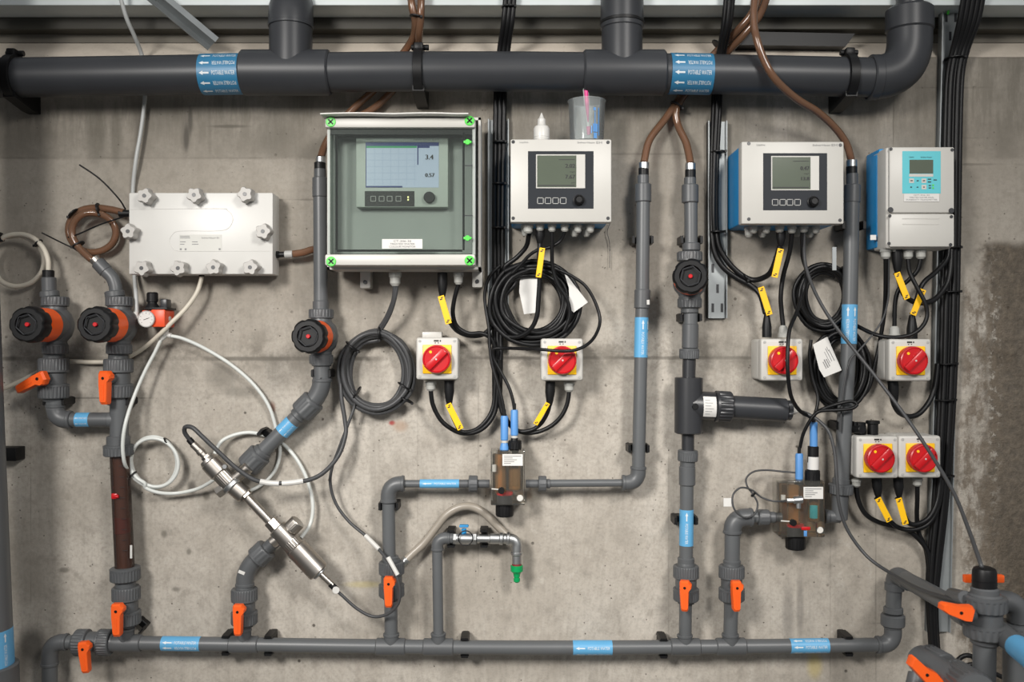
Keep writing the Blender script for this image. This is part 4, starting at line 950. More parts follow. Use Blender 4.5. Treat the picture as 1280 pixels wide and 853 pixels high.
# ------------------------------------------------------------------ LCD transmitters
def transmitter(label, x0, y0, x1, y1, fd, bez, lcd, keys, knob, screws, glands, values, xt):
    T = thing('transmitter', label, 'transmitter', P((x0+x1)/2, y1, 0))
    xa, xb = P(x0, 0, fd).x, P(x1, 0, fd).x; za, zb = P(0, y1, fd).z, P(0, y0, fd).z
    part('housing', MB().box((xa+.003, -fd+.030, za+.003), (xb-.003, 0, zb-.003), .006), 'blue', T, 'blue rear housing')
    part('front_cover', MB().box((xa, -fd, za), (xb, -fd+.032, zb), .0035), 'lgrey', T)
    mb = MB(); pbox(mb, *bez, fd-.002, fd+.0006, .0004, 1); bz = part('key_panel', mb, 'bezel', T)
    mb = MB(); pbox(mb, *lcd, fd, fd+.0014, .0004, 1); part('lcd_frame', mb, 'lgrey', bz)
    w9 = lcd[2]-lcd[0]; lx1 = lcd[0]+w9*.82
    mb = MB(); pbox(mb, lcd[0]+1.4, lcd[1]+1.4, lx1, lcd[3]-1.4, fd+.001, fd+.0018); part('lcd_screen', mb, 'lcd', bz)
    mb = MB(); cw = lcd[1]; hgt = lcd[3]-lcd[1]; xr = lx1-2
    for (s_, fy, fh, fw) in values:
        for k in range(3 if fh > 3 else 1): text_flat(mb, s_, P(xr-fw/2+k*.35, cw+hgt*fy, fd+.0018+k*.0001), w=S(fw, fd), h=S(fh, fd))
    pbox(mb, lcd[0]+2, lcd[3]-4.2, lx1-2, lcd[3]-2.8, fd+.0016, fd+.002); pbox(mb, xr-20, lcd[1]+6.2, xr, lcd[1]+7.0, fd+.0016, fd+.002); part('reading', mb, 'ink', bz, smooth=0)
    for x in keys:
        y = knob[1]+.5; mb = MB()
        for (a0, b0, a1, b1) in ((-4, -4, 4, -3.2), (-4, 3.2, 4, 4), (-4, -4, -3.2, 4), (3.2, -4, 4, 4)): pbox(mb, x+a0, y+b0, x+a1, y+b1, fd, fd+.0014)
        part('key', mb, 'mgrey', bz)
    p = P(knob[0], knob[1], fd); part('rotary_knob', MB().lathe(p, (0, -1, 0), [(0, S(7.2, fd)), (.003, S(7.2, fd)), (.004, S(6, fd)), (.014, S(5.4, fd)), (.016, S(4.4, fd)), (.0145, S(3.6, fd)), (.0145, 0)], 24), 'black', bz)
    for (x, y) in screws:
        p = P(x, y, fd); part('cover_screw', MB().cyl(p+Vector((0, .002, 0)), p+Vector((0, -.0008, 0)), S(2.2, fd), .0003, 14), 'dark', T)
    mb = MB(); text_flat(mb, 'Endress+Hauser', P(xt[1], xt[2], fd+.0002), w=S(22, fd)); text_flat(mb, 'EH', P(xt[1]+16, xt[2], fd+.0002), w=S(7, fd), h=S(3, fd)); text_flat(mb, 'Liquiline', P(xt[0], xt[2], fd+.0002), w=S(10.5, fd)); part('lettering', mb, 'gink', T, smooth=0)
    for (x, ya, yb, d_, wd, mt) in glands: (boot(T, x, ya, yb, d_, wd) if mt == 'boot' else gland(T, x, ya, yb, d_, wd, 'gland'))
    return T
fd = .15
transmitter('white LCD transmitter carrying a bottle and cup on top', 638, 174, 764.5, 278, fd, (660, 189, 742, 261), (670, 193, 731.5, 235.5), (675.5, 685, 694.5, 704), (723.5, 250.5),
            ((641.5, 177.5), (760, 178), (641.5, 273), (760, 273)),
            [(660, 281, 292, .11, 14, 'g'), (675, 281, 289, .11, 11, 'g'), (675, 287, 305, .10, 12, 'boot'), (690, 281, 290, .11, 11, 'g'), (706, 281, 290, .11, 11, 'g'), (718, 281, 296, .085, 12, 'g'), (722.5, 281, 291, .11, 11, 'g'), (733, 281, 296, .085, 12, 'g'), (738, 281, 291, .11, 11, 'g'), (656, 281, 295, .085, 10, 'g')],
            (('2.02', .34, 5.0, 12), ('7.67', .66, 5.0, 12), ('mg/l', .52, 2.2, 6), ('pH', .84, 2.2, 4)), (655, 733, 178.2))
transmitter('white LCD transmitter with blue side beside the slotted rail', 927, 177, 1055, 280, fd+.01, (954, 191.5, 1034, 263), (964, 195, 1024, 238), (969, 978.5, 987.5, 997), (1016, 252.5),
            ((936, 179.5), (1050.5, 181.5), (936, 274), (1050, 275.5)),
            [(936, 283, 297, .085, 12, 'g'), (942, 283, 292, .11, 11, 'g'), (953, 283, 297, .085, 12, 'g'), (958, 283, 292, .11, 11, 'g'), (974.5, 283, 291, .11, 12, 'g'), (976, 289, 308, .10, 12, 'boot'), (990, 283, 292, .11, 12, 'g'), (996, 283, 296, .085, 11, 'g'), (1005, 283, 291, .11, 11, 'g'), (1012, 283, 297, .085, 12, 'g'), (1020, 283, 292, .11, 10, 'g')],
            (('0.47', .36, 5.0, 11), ('13.8', .66, 4.2, 10), ('mg/l', .52, 2.2, 6)), (951, 1027, 181.5))

# far right flow transmitter
T = thing('turbidity_transmitter', 'grey transmitter with cyan keypad and blue bracket at far right', 'transmitter', P(1148, 311, 0))
fd = .125
xa, xb, za, zb = P(1110, 0, fd).x, P(1192.5, 0, fd).x, P(0, 309, fd).z, P(0, 184, fd).z; zm = P(0, 267, fd).z
part('housing', MB().box((xa-.004, -fd+.004, za-.003), (xb-.002, -.045, zb+.001), .006), 'lgrey', T)
part('upper_cover', MB().box((xa+.002, -fd-.003, zm+.001), (xb, -fd+.012, zb), .004), 'lgrey', T)
part('terminal_cover', MB().box((xa+.002, -fd-.003, za), (xb, -fd+.012, zm-.001), .004), 'lgrey', T)
part('wall_bracket', MB().box((P(1087, 0, .02).x, -.08, P(0, 309, .05).z), (xb-.02, -.0, P(0, 254, .05).z), .004).box((P(1086.5, 0, .02).x, -.08, P(0, 206, .05).z), (xb-.02, -.0, P(0, 189, .05).z), .004).box((P(1093, 0, .06).x, -.072, za+.004), (xb-.02, -.006, zb-.006), .003), 'blue', T, 'bright blue wall bracket')
p = P(1091, 297, .081); part('bracket_sticker', MB().box(p+Vector((-.006, -.0005, -.006)), p+Vector((.008, .0004, .006))), 'paper', T)
mb = MB(); pbox(mb, 1128, 189, 1176, 242, fd, fd+.0036, .0003, 1); kp = part('keypad', mb, 'cyan', T, 'cyan keypad film')
f2 = fd+.0036
mb = MB(); pbox(mb, 1137, 199.8, 1166.5, 217, f2-.001, f2+.0006); part('lcd_screen', mb, 'lcd', kp)
mb = MB(); pbox(mb, 1136.5, 217.5, 1166.5, 221, f2-.001, f2+.0006)
for x, y in ((1139.5, 226), (1155, 226), (1155, 234)): pbox(mb, x-3, y-2.8, x+3, y+2.8, f2-.001, f2+.0006)
part('key', mb, 'lgrey', kp)
mb = MB()
for x0, x1, y in ((1160, 1164, 224), (1160, 1164, 227.5), (1167, 1171, 225), (1146, 1148.5, 226), (1138, 1140, 234), (1146, 1148, 234), (1161, 1164, 232), (1161, 1164, 235), (1138, 1141, 226), (1153.5, 1156.5, 226), (1154, 1156, 234)): pbox(mb, x0, y-.6, x1, y+.6, f2, f2+.0009)
text_flat(mb, 'Endress+Hauser', P(1158, 196.6, f2+.0002), w=S(14, f2)); text_flat(mb, 'Liquisys', P(1139.5, 196.6, f2+.0002), w=S(6, f2)); part('lettering', mb, 'ink', kp, smooth=0)
mb = MB()
for y in (231.5, 235): pbox(mb, 1165.5, y-1, 1167.5, y+1, f2, f2+.0009)
part('status_led', mb, 'lime', kp)
mb = MB(); pbox(mb, 1130, 242.3, 1174, 252, fd+.002, fd+.0046); st = part('label_sticker', mb, 'paper', T)
mb = MB()
for i, (s_, wd) in enumerate((('QIT-306-30', 20), ('TREATED WATER FINAL', 31), ('TURBIDITY TRANSMITTER', 39))): text_flat(mb, s_, P(1152, 244.2+i*2.8, fd+.0046), h=S(1.7, fd), w=S(wd, fd))
part('lettering', mb, 'gink', st, smooth=0)
for x, y, r in ((1113, 262.5, 3.4), (1189, 263.5, 3.4), (1112, 270, 2), (1189, 271, 2), (1111, 304.5, 2), (1188, 306, 2), (1113.5, 186.5, 2), (1190, 187.5, 2)):
    p = P(x, y, fd+.003); part('cover_screw', MB().cyl(p, p+Vector((0, -.002, 0)), S(r, fd), seg=14), 'dark', T)
mb = MB()
for y in (273, 280): pbox(mb, 1128, y, 1174, y+.8, fd+.002, fd+.0038)
part('cover_ridge', mb, 'lgrey', T)
for x, wd in ((1107, 14), (1135, 14), (1151, 14)): gland(T, x, 311, 324, .09, wd)
gland(T, 1120, 311, 316, .09, 14); boot(T, 1121, 312, 342, .09, 13, 1122)

# ------------------------------------------------------------------ rotary isolator switches
def make_switch(label, mat):
    t = thing('rotary_switch', label, 'switch', mat, 'red and yellow rotary isolator switches')
    H = .0505
    part('case', MB().box((-H+.001, -.068, -H+.001), (H-.001, 0, H-.001), .007, 3), 'lgrey', t, world=False)
    part('lid', MB().box((-H, -.100, -H), (H, -.069, H), .006, 3), 'lgrey', t, world=False)
    part('yellow_plate', MB().box((-.0345, -.1035, -.036), (.0345, -.0995, .033), .003, 2), 'yellow', t, world=False)
    k = part('knob', MB().lathe((0, -.103, -.001), (0, -1, 0), [(0, .034), (.014, .0340), (.019, .0325), (.0205, .030), (.0185, .0285), (.018, 0.0)], 40), 'red', t, world=False)
    m = Matrix.Translation((0, 0, -.001)) @ Matrix.Rotation(math.radians(45), 4, 'Y')
    part('grip_bar', MB().box((-.0085, -.131, -.0295), (.0085, -.119, .0295), .003, 2, m), 'red', k, world=False)
    part('index_mark', MB().cyl((-.014, -.1211, .016), (-.014, -.1222, .016), .0034, .0001, 12), 'yellow', k, world=False)
    part('centre_screw', MB().cyl((0, -.1305, -.001), (0, -.1318, -.001), .0022, .0001, 10), 'lgrey', k, world=False)
    for x in (-1, 1):
        for z in (-1, 1): part('lid_screw', MB().cyl((x*.0415, -.0995, z*.042), (x*.0415, -.1012, z*.042), .0033, .0003, 12), 'mgrey', t, world=False)
    mb = MB().box((-.008, -.1004, .0405), (.004, -.0999, .0445)).box((.006, -.1004, .0405), (.009, -.0999, .0445)).box((-.006, -.1004, .0365), (-.003, -.0999, .0385)).box((.001, -.1004, .0365), (.004, -.0999, .0385))
    part('lettering', mb, 'ink', t, world=False)
    return t
def SWM(px, py): p = P(px, py, .1); return Matrix.Translation((p.x, 0, p.z))
SG = 'red and yellow rotary isolator switches'
sw = {}
sw[1] = make_switch('red rotary switch below the clear-door enclosure, leftmost of six', SWM(546.5, 448.5))
for k, (x, y, l) in {2: (702.5, 449.8, 'red rotary switch directly below the white transmitter with the cup'), 3: (977.5, 450, 'red rotary switch below the blue-sided LCD transmitter, above the dark probe'),
                     4: (1138, 450.3, 'red rotary switch directly below the cyan keypad transmitter'), 5: (1097, 572, 'left one of the paired red rotary switches at lower right'), 6: (1150, 571.5, 'right one of the paired red rotary switches at lower right')}.items():
    sw[k] = copy_tree(sw[1], SWM(x, y), l, SG)
t = sw[1]; mb = MB(); pbox(mb, 527.5, 415, 552, 424, .02, .06, .002); part('top_entry', mb, 'lgrey', t); gland(t, 538.5, 477, 489, .06, 14); boot(t, 561.5, 476, 507, .06, 12.5)
t = sw[2]; boot(t, 688, 477, 507, .06, 12.5, 687); gland(t, 711.5, 478, 490, .06, 14)
t = sw[3]; gland(t, 979, 422, 407, .06, 13); boot(t, 958.5, 422, 392, .06, 12)
t = sw[4]; gland(t, 1118, 424, 408, .06, 15); boot(t, 1140, 424, 394, .06, 13); boot(t, 1116, 476, 508, .06, 13, 1118)
t = sw[5]; gland(t, 1070, 599, 609, .05, 14); boot(t, 1095.5, 598, 623, .06, 12, 1098)
t = sw[6]; boot(t, 1122.5, 598, 622, .06, 12, 1124); gland(t, 1146.5, 598, 608, .06, 13)
mb = MB().cyl(P(1075, 547, .05), P(1075, 528, .05), S(14)/2).cyl(P(1068, 537, .06), P(1078, 537, .09), S(10)/2)
part('conduit_plug', mb, 'black', sw[5]); mb = MB().cyl(P(1091, 547, .05), P(1091, 529, .05), S(13)/2).cyl(P(1091, 530, .05), P(1091, 526, .05), S(17)/2); part('conduit_plug', mb, 'black', sw[5])

# ------------------------------------------------------------------ flow cells
def flow_cell(label, x0, y0, x1, y1, capx0, capx1, capy, probes, sticker, plate='amberplate'):
    d0, d1 = .022, .088; dmid = .055
    T = thing('flow_cell', label, 'flow cell', P((x0+x1)/2, y1, 0))
    mb = MB(); pbox(mb, x0, y0, x1, y1, d0, d1, .002); part('acrylic_block', mb, 'acryl', T)
    mb = MB(); pbox(mb, x0+2, y0+4, x1-2, y1-6, 0, d0-.001); part('mounting_plate', mb, plate, T)
    cxm = (capx0+capx1)/2
    part('drain_cap', MB().nut(P(cxm, y1-3, dmid), P(cxm, capy, dmid), S((capx1-capx0)/2), 20, .03), 'black', T)
    part('sump', MB().cyl(P(cxm, y1-14, dmid), P(cxm, y1-2, dmid), S(10)), 'dark', T); part('sump_ring', MB().cyl(P(cxm, y1-17, dmid), P(cxm, y1-13, dmid), S(10.5)), 'red', T)
    part('bore', MB().cyl(P(probes[0][0], y0+3, dmid), P(probes[0][0], y1-16, dmid), S(8)), 'amber', T); part('bore', MB().cyl(P(probes[1][0], y0+3, dmid), P(probes[1][0], y1-20, dmid), S(8)), 'amber', T)
    p = P(cxm-4, y1-19, d1-.002); part('needle_screw', MB().cyl(p, p+Vector((0, -.012, 0)), S(4)), 'black', T); part('needle_rod', MB().cyl(P(x0+1, y1-20.5, d1), P(cxm-4, y1-19.5, d1), S(.9)), 'lgrey', T)
    part('sample_port', MB().cyl(P(x1-6, y1-9, d1-.03), P(x1-6, y1-9, d1+.002), S(4)), 'lgrey', T)
    part('side_fitting', MB().cyl(P(x0+4, y0+17, d1-.01), P(x0+4, y0+26, d1-.01), S(3)), 'lgrey', T)
    mb = MB(); pbox(mb, *sticker, d1, d1+.0012); st = part('label_sticker', mb, 'paper', T)
    mb = MB(); sx0, sy0, sx1, sy1 = sticker
    for i in range(5): pbox(mb, sx0+2, sy0+2+i*(sy1-sy0-3)/5, sx0+2+(sx1-sx0-4)*(1, .5, .75, .6, .4)[i], sy0+2.9+i*(sy1-sy0-3)/5, d1+.001, d1+.0016)
    part('lettering', mb, 'gink', st, smooth=0)
    return T
T = flow_cell('left clear flow cell with two blue-topped probes', 613.5, 564, 656, 632, 619.5, 642, 645.5, ((625, 0), (644, 0)), (628, 568, 653.5, 582.5), 'plate')
def probe(label, x, ytop, ymid, ybase, wpx, mats, rod=None):
    t = thing('probe', label, 'sensor', P(x, ybase, .06)); dd = .06
    part('sleeve', MB().lathe(P(x, ytop, dd), P(x, ymid, dd)-P(x, ytop, dd), [(0, S(wpx*.42)), (S(2), S(wpx*.5)), (S(ymid-ytop)*.96, S(wpx*.5)), (S(ymid-ytop), S(wpx*.4))], 18), mats[0], t)
    part('ring', MB().cyl(P(x, ymid-1, dd), P(x, ymid+3, dd), S(wpx*.42)), 'lgrey', t)
    a = P(x, ymid+3, dd); part('plug_body', MB().lathe(a, (0, 0, -1), [(0, S(wpx*.45)), (S(ybase-ymid-3)*.5, S(wpx*.6)), (S(ybase-ymid-3), S(wpx*.6))], 18), mats[1], t)
    part('cable_boot', MB().cyl(P(x, ytop-8, dd), P(x, ytop+1, dd), S(wpx*.22)), 'black', t)
    if rod: part('rod', MB().cyl(P(x+rod[0], ybase-2, .055), P(x+rod[0], rod[1], .055), S(rod[2])), rod[3], t)
    return t
probe('lower blue-sleeved probe in the left flow cell', 630.5, 520, 551, 564, 9.5, ('pblue', 'pblue'), (-5.5, 612, 3, 'amberplate'))
PB = probe('higher blue-sleeved probe in the left flow cell', 643, 512.5, 545, 564, 9.5, ('pblue', 'black'), (1, 608, 4.2, 'black'))
part('screw_cap', MB().nut(P(643.5, 551, .06), P(643.5, 562, .06), S(8.5), 16), 'black', PB)
T = flow_cell('right clear flow cell with black probe and brown tint', 975, 602, 1031, 672, 982, 1006.5, 686.5, ((992, 0), (1017, 0)), (1004.5, 609, 1029, 624))
part('teal_sleeve', MB().cyl(P(1017, 631, .06), P(1017, 648, .06), S(6)), 'teal', T); part('probe_rod', MB().cyl(P(1017, 622, .06), P(1017, 632, .06), S(5)), 'black', T)
mb = MB(); mb.hexn(P(983, 626, .10), P(994, 626, .10), S(6)/2); mb.cyl(P(992, 626, .10), P(1003, 625, .10), S(9)/2); mb.cyl(P(998, 625, .10), P(998, 636, .10), S(6)/2); part('sample_fitting', mb, 'steel2', T)
mb = MB(); pbox(mb, 1002, 659, 1013, 663, .085, .09, .001); part('tab', mb, 'red', T)
mb = MB(); pbox(mb, 1005, 664, 1009, 671, .086, .0905, .001); part('tab', mb, 'pblue', T)
probe('slim blue-sleeved probe in the right flow cell', 999, 567, 600, 606, 9.5, ('pblue', 'black'))
t = thing('probe', 'thick black probe with blue top and white label, right flow cell', 'sensor', P(1016, 607, .06))
part('sleeve', MB().cyl(P(1017, 528, .06), P(1017, 559, .06), S(9.5)/2), 'pblue', t); part('cable_boot', MB().cyl(P(1017, 520, .06), P(1017, 529, .06), S(2.4)), 'black', t)
part('barrel', MB().cyl(P(1016.5, 558, .06), P(1016, 600, .06), S(13.5)/2), 'black', t); part('collar', MB().nut(P(1015.5, 588, .06), P(1015.5, 607, .06), S(18.5)/2, 16), 'black', t)
part('sticker', MB().cyl(P(1016.5, 571, .06), P(1016.3, 587, .06), S(13.8)/2, .0001), 'paper', t)

# ------------------------------------------------------------------ pressure regulator
T = thing('pressure_regulator', 'small red pressure regulator with white gauge and black knob', 'regulator', P(195, 410, 0))
mb = MB(); pbox(mb, 188.5, 387, 206, 409, .01, .075, .003); pbox(mb, 177, 388, 190, 407, .02, .065, .003); part('body', mb, 'dorange', T)
c = P(183, 399, .08); part('gauge', MB().lathe(c+Vector((0, .02, 0)), (0, -1, 0), [(0, S(9)), (.018, S(10.3)), (.022, S(10.3)), (.0225, S(9.4)), (.0215, S(9.2)), (.0215, 0)], 28), 'mgrey', T)
part('gauge_face', MB().cyl(c+Vector((0, -.0014, 0)), c+Vector((0, -.0019, 0)), S(9.2), .0001, 28), 'paper', T)
mb = MB(); mb.tube([c+Vector((-.006, -.0024, -.002)), c+Vector((.008, -.0024, .0028))], .0006, 6)
for k in range(9):
    a = math.radians(-40+k*32.5); mb.tube([c+Vector((math.cos(a)*S(6.6), -.0022, math.sin(a)*S(6.6))), c+Vector((math.cos(a)*S(8.2), -.0022, math.sin(a)*S(8.2)))], .0004, 5)
part('gauge_print', mb, 'ink', T)
mb = MB().lathe(P(190.5, 386, .045), (0, 0, 1), [(0, S(9)), (S(4), S(7.5)), (S(6), S(6)), (S(8), S(5.6)), (S(8.5), S(6.9)), (S(19), S(6.9)), (S(20.5), S(5.5))], 20); part('adjust_knob', mb, 'black', T)
mb = MB(); pbox(mb, 181, 384.5, 209, 387.5, .012, .072, .001); part('plate', mb, 'black', T)
mb = MB(); pbox(mb, 200, 374, 208.5, 385, .02, .05, .002); part('side_port', mb, 'dark', T)
mb = MB(); mb.cyl(P(170, 390, .045), P(170, 399, .045), S(3.2)); mb.cyl(P(168, 397, .045), P(178, 398, .045), S(2.6)); mb.cyl(P(204, 397, .045), P(213, 399, .045), S(3.2)); mb.cyl(P(205, 408, .045), P(208, 416, .045), S(3)); part('push_fitting', mb, 'white', T)
T = thing('tube_splitter', 'white Y push fitting joining the thin white tubes', 'fitting', P(206, 422, .045))
mb = MB().cyl(P(208, 411, .045), P(205, 420, .045), S(3.6)).cyl(P(209, 417, .045), P(201, 424, .045), S(3.4)).cyl(P(205, 417, .045), P(214, 420, .045), S(3.2)); part('fitting_body', mb, 'white', T)

# ------------------------------------------------------------------ bottle, cup, brush
zb = P(0, 174, .15).z
def onbox(px, dd): s = (D-dd)/F; return Vector(((px-CX)*s, -dd, zb+.0005))
T = thing('dropper_bottle', 'small white dropper bottle standing on the white transmitter', 'bottle', onbox(677, .11))
k = S(1, .11); o = onbox(677, .11)
part('bottle_body', MB().lathe(o, (0, 0, 1), [(0, 9.6*k), (1*k, 10*k), (17*k, 10*k), (20*k, 8.5*k), (21.5*k, 5.4*k)], 24), 'white', T); part('dropper_cap', MB().lathe(o+Vector((0, 0, 21*k)), (0, 0, 1), [(0, 5*k), (.5*k, 5.3*k), (8*k, 5*k), (9*k, 3.6*k), (15*k, 1.0*k), (16*k, .6*k)], 20), 'white', T)
tb = MB(); tb.lathe(o+Vector((0, 0, 3.2*k)), (0, 0, 1), [(0, 10.1*k), (.5*k, 10.1*k)], 24); tb.lathe(o+Vector((0, 0, 6*k)), (0, 0, 1), [(0, 10.1*k), (.5*k, 10.1*k)], 24); part('label_lines', tb, 'mgrey', T)
T = thing('measuring_cup', 'cloudy plastic measuring cup with blue print on the white transmitter', 'cup', onbox(733.5, .10))
o = onbox(733.5, .10); k = S(1, .10)
part('cup_wall', MB().lathe(o, (0, 0, 1), [(0, 0), (0, 20.5*k), (2*k, 21*k), (50*k, 23*k), (52*k, 24.2*k), (53*k, 24*k), (50*k, 22.4*k), (2*k, 20.2*k), (1.2*k, 0)], 40), 'cup', T)
mb = MB(); rr = 22.7*k
def onc(a, z): return o+Vector((math.sin(a)*rr, -math.cos(a)*rr, z*k))
for (a, z0, z1, w_) in ((.36, 36, 40, .07), (.38, 12, 35, .025), (.62, 6, 40, .03), (.40, 10, 20, .14), (.40, 2, 9, .10), (.18, 8, 17, .03)):
    mb.add([onc(a-w_, z0), onc(a+w_, z0), onc(a+w_, z1), onc(a-w_, z1)], [(0, 1, 2, 3)])
part('printed_scale', mb, 'pblue', T)
T = thing('brush', 'pink and white brush standing in the measuring cup', 'brush', onbox(735, .10))
a, b_ = P(731, 95, .11), P(736, 166, .10); u = (b_-a).normalized()
part('handle_shaft', MB().tube([a, a+u*S(3), a+u*S(18), a+u*S(32), a+u*S(58), a+u*S(63)], [S(1.6), S(2.8), S(3.6), S(3.4), S(2.0), S(2.2)], 14), 'white', T)
part('grip', MB().tube([a+u*S(7)+Vector((0, -.0055, 0)), a+u*S(18)+Vector((0, -.0062, 0)), a+u*S(34)+Vector((0, -.0055, 0)), a+u*S(56)+Vector((0, -.003, 0))], [S(1.2), S(2.4), S(2.6), S(.9)], 12), 'pink', T)
part('bristles', MB().tube([a+u*S(61), a+u*S(71)], [S(2.6), S(2.2)], 12), 'pink', T)

# ------------------------------------------------------------------ steel rails and strut
def rail(label, x0, y0, x1, y1, d0, d1, slots, xb0=None, xb1=None):
    """galvanised channel: flat web with two folded edges and slots shown as dark openings on the wall behind"""
    xb0 = x0 if xb0 is None else xb0; xb1 = x1 if xb1 is None else xb1
    T = thing('cable_rail', label, 'cable rail', P((xb0+xb1)/2, y1, 0))
    q = [P(x0, y0, d1), P(x1, y0, d1), P(xb1, y1, d1), P(xb0, y1, d1)]
    part('web', MB().prism([(p.x, p.z) for p in q], -d0, -d1), 'galv', T, smooth=0)
    for (a, b_, c, e) in ((q[0], q[3], 0, .0025), (q[1], q[2], -.0025, 0)):
        part('edge_fold', MB().prism([(a.x+c, a.z), (a.x+e, a.z), (b_.x+e, b_.z), (b_.x+c, b_.z)], -d0, -d1-.010), 'galv', T, smooth=0)
    for (x, y) in slots:
        mb = MB(); pbox(mb, x-1.6, y-5.5, x+1.6, y+5.5, d1-.001, d1+.0004, .0002, 1); part('slot', mb, 'dark', T)
    return T
rail('slotted galvanised rail left of the blue-sided LCD transmitter', 884.5, 152, 908, 398, 0, .012, ((891, 335.5), (897, 361), (891, 385), (902.5, 385)))
rail('tall galvanised rail behind the cable bundle at far right', 1176, 13, 1203, 790, 0, .012, ((1183, 22), (1194.5, 22), (1188, 45)), 1158, 1186)
rail('narrow galvanised rail between enclosure and white transmitter', 610, 150, 636, 420, 0, .010, ())
T = thing('steel_strut', 'diagonal galvanised steel channel at the upper left corner', 'strut', P(270, 55, .05))
a, b_ = P(190, -12, .11), P(268, 53, .03); u = (b_-a).normalized(); L_ = (b_-a).length; v = Vector((-.45, -.55, -1)); v = (v-u*v.dot(u)).normalized(); w_ = u.cross(v)
m = Matrix(((u.x, v.x, w_.x, a.x), (u.y, v.y, w_.y, a.y), (u.z, v.z, w_.z, a.z), (0, 0, 0, 1)))
part('channel_web', MB().box((0, -.002, -.024), (L_, .001, .024), 0, 1, m), 'galv', T)
for s in (-1, 1): part('channel_lip', MB().box((0, -.002, s*.024-.002), (L_, .014, s*.024+.002), 0, 1, m), 'galv', T)

# ------------------------------------------------------------------ hoses
HB = 'brown translucent hoses'
T = cable([(512, -20, .10), (515, 8, .10), (519, 26, .09), (517, 46, .06), (506, 64, .03), (488, 88, .022), (468, 112, .022), (446, 132, .022), (424, 155, .022), (408, 178, .035), (401, 197, .055)], 9.5, 'brown hose dropping behind the top pipe to the enclosure-side column', 'bhose', 'hose', 'hose', HB, seg=14)
tie(T, 520, 21, .10, .016, 80)
cable([(527, -20, .10), (526, 15, .10), (524, 40, .08), (522, 60, .04), (510, 88, .024), (490, 114, .022), (468, 135, .022), (440, 152, .022), (425, 175, .02), (420, 250, .02), (405, 302, .02), (385, 314, .035), (366, 318, .04)], 9.5, 'brown hose running behind the enclosure to the white star-knob block', 'bhose', 'hose', 'hose', HB, seg=14)
T = cable([(952, -15, .09), (940, 16, .08), (922, 38, .06), (900, 60, .025), (880, 82, .022), (862, 104, .022), (850, 122, .022), (832, 148, .03), (812, 175, .045), (805, 203, .055)], 9.5, 'left brown hose of the forked pair under the top pipe', 'bhose', 'hose', 'hose', HB, seg=14)
tie(T, 846, 132, .028, .018, 55); tie(T, 897, 56, .035, .017, 50)
cable([(962, -15, .085), (950, 18, .075), (930, 43, .055), (908, 66, .026), (890, 85, .024), (868, 106, .024), (853, 122, .026), (845, 140, .028), (848, 158, .03), (858, 180, .045), (863, 204, .055)], 9.5, 'right brown hose of the forked pair under the top pipe', 'bhose', 'hose', 'hose', HB, seg=14)
cable([(945, -15, .15), (942, 20, .155), (945, 45, .165), (955, 75, .165), (970, 100, .16), (995, 123, .13), (1022, 140, .10), (1044, 160, .075), (1058, 180, .06), (1064, 200, .055)], 9.5, 'brown hose looping in front of the top pipe on the right', 'bhose', 'hose', 'hose', HB, seg=14)
# coiled brown hose at the white block
pts = [(155, 266, .045), (138, 262, .04), (118, 260, .035), (100, 264, .035), (89, 275, .035), (86, 290, .035), (93, 306, .035), (108, 315, .03), (126, 314, .03), (140, 305, .03), (145, 290, .03), (138, 275, .035), (122, 267, .045), (104, 268, .05), (92, 280, .05), (91, 296, .05), (99, 310, .05), (110, 321, .055), (118, 327, .055)]
T = cable(pts, 9, 'brown hose coiled beside the white star-knob block', 'bhose', 'hose', 'hose', HB, seg=14)
tie(T, 124, 262, .042, .017, 15); tie(T, 92, 267, .042, .016, -45); tie(T, 98, 306, .045, .016, -60)
for i, (q, w_) in enumerate((([(157, 262, .05), (148, 248, .07), (125, 224, .09), (99, 206, .11)], 'upper'), ([(155, 271, .05), (125, 281, .055), (100, 292, .055), (85, 297, .05)], 'middle'), ([(96, 312, .05), (80, 305, .06), (52, 291, .09)], 'lower'))):
    part('cable_tie_tail', MB().tube(smooth_pts([PP(t_) for t_ in q], 5), S(1.0), 6), 'black', T)
# cream hoses
T = cable([(60.5, 340, .055), (60, 325, .055), (54, 310, .05), (42, 298, .05), (25, 293, .045), (5, 297, .045), (-8, 312, .04), (-10, 330, .035), (0, 350, .03), (18, 358, .03), (38, 354, .03), (52, 340, .03), (55, 322, .032), (48, 308, .035), (30, 296, .038), (8, 296, .036), (-15, 300, .04), (-40, 310, .05)], 6.2, 'cream hose looped at the far left above the diaphragm valve', 'beige', 'hose', 'hose', 'cream hoses', seg=12)
tie(T, 2, 296.5, .042, .012, 15); tie(T, 48, 304, .045, .012, -45)
cable([(252, 343, .045), (251, 352, .045), (245, 368, .05), (232, 386, .055), (215, 403, .065), (200, 418, .06), (180, 435, .035), (160, 447, .018), (145, 452, .015), (115, 453, .015), (85, 452, .015), (66, 455, .015), (48, 465, .02), (25, 477, .03), (2, 487, .04), (-20, 495, .05)], 5.6, 'cream hose sweeping from the white block behind both left columns', 'beige', 'hose', 'hose', 'cream hoses', seg=12)
T = cable([(148, -12, .11), (158, 22, .09), (168, 45, .06), (177, 68, .025), (182, 95, .018), (181, 125, .018), (176, 165, .02), (170, 200, .02), (166, 240, .008), (166, 290, .006), (168, 343, .02), (170, 370, .04), (171, 391, .045)], 5, 'pale grey tube from the ceiling behind the white block to the regulator', 'gtube', 'tube', 'tube', seg=10)
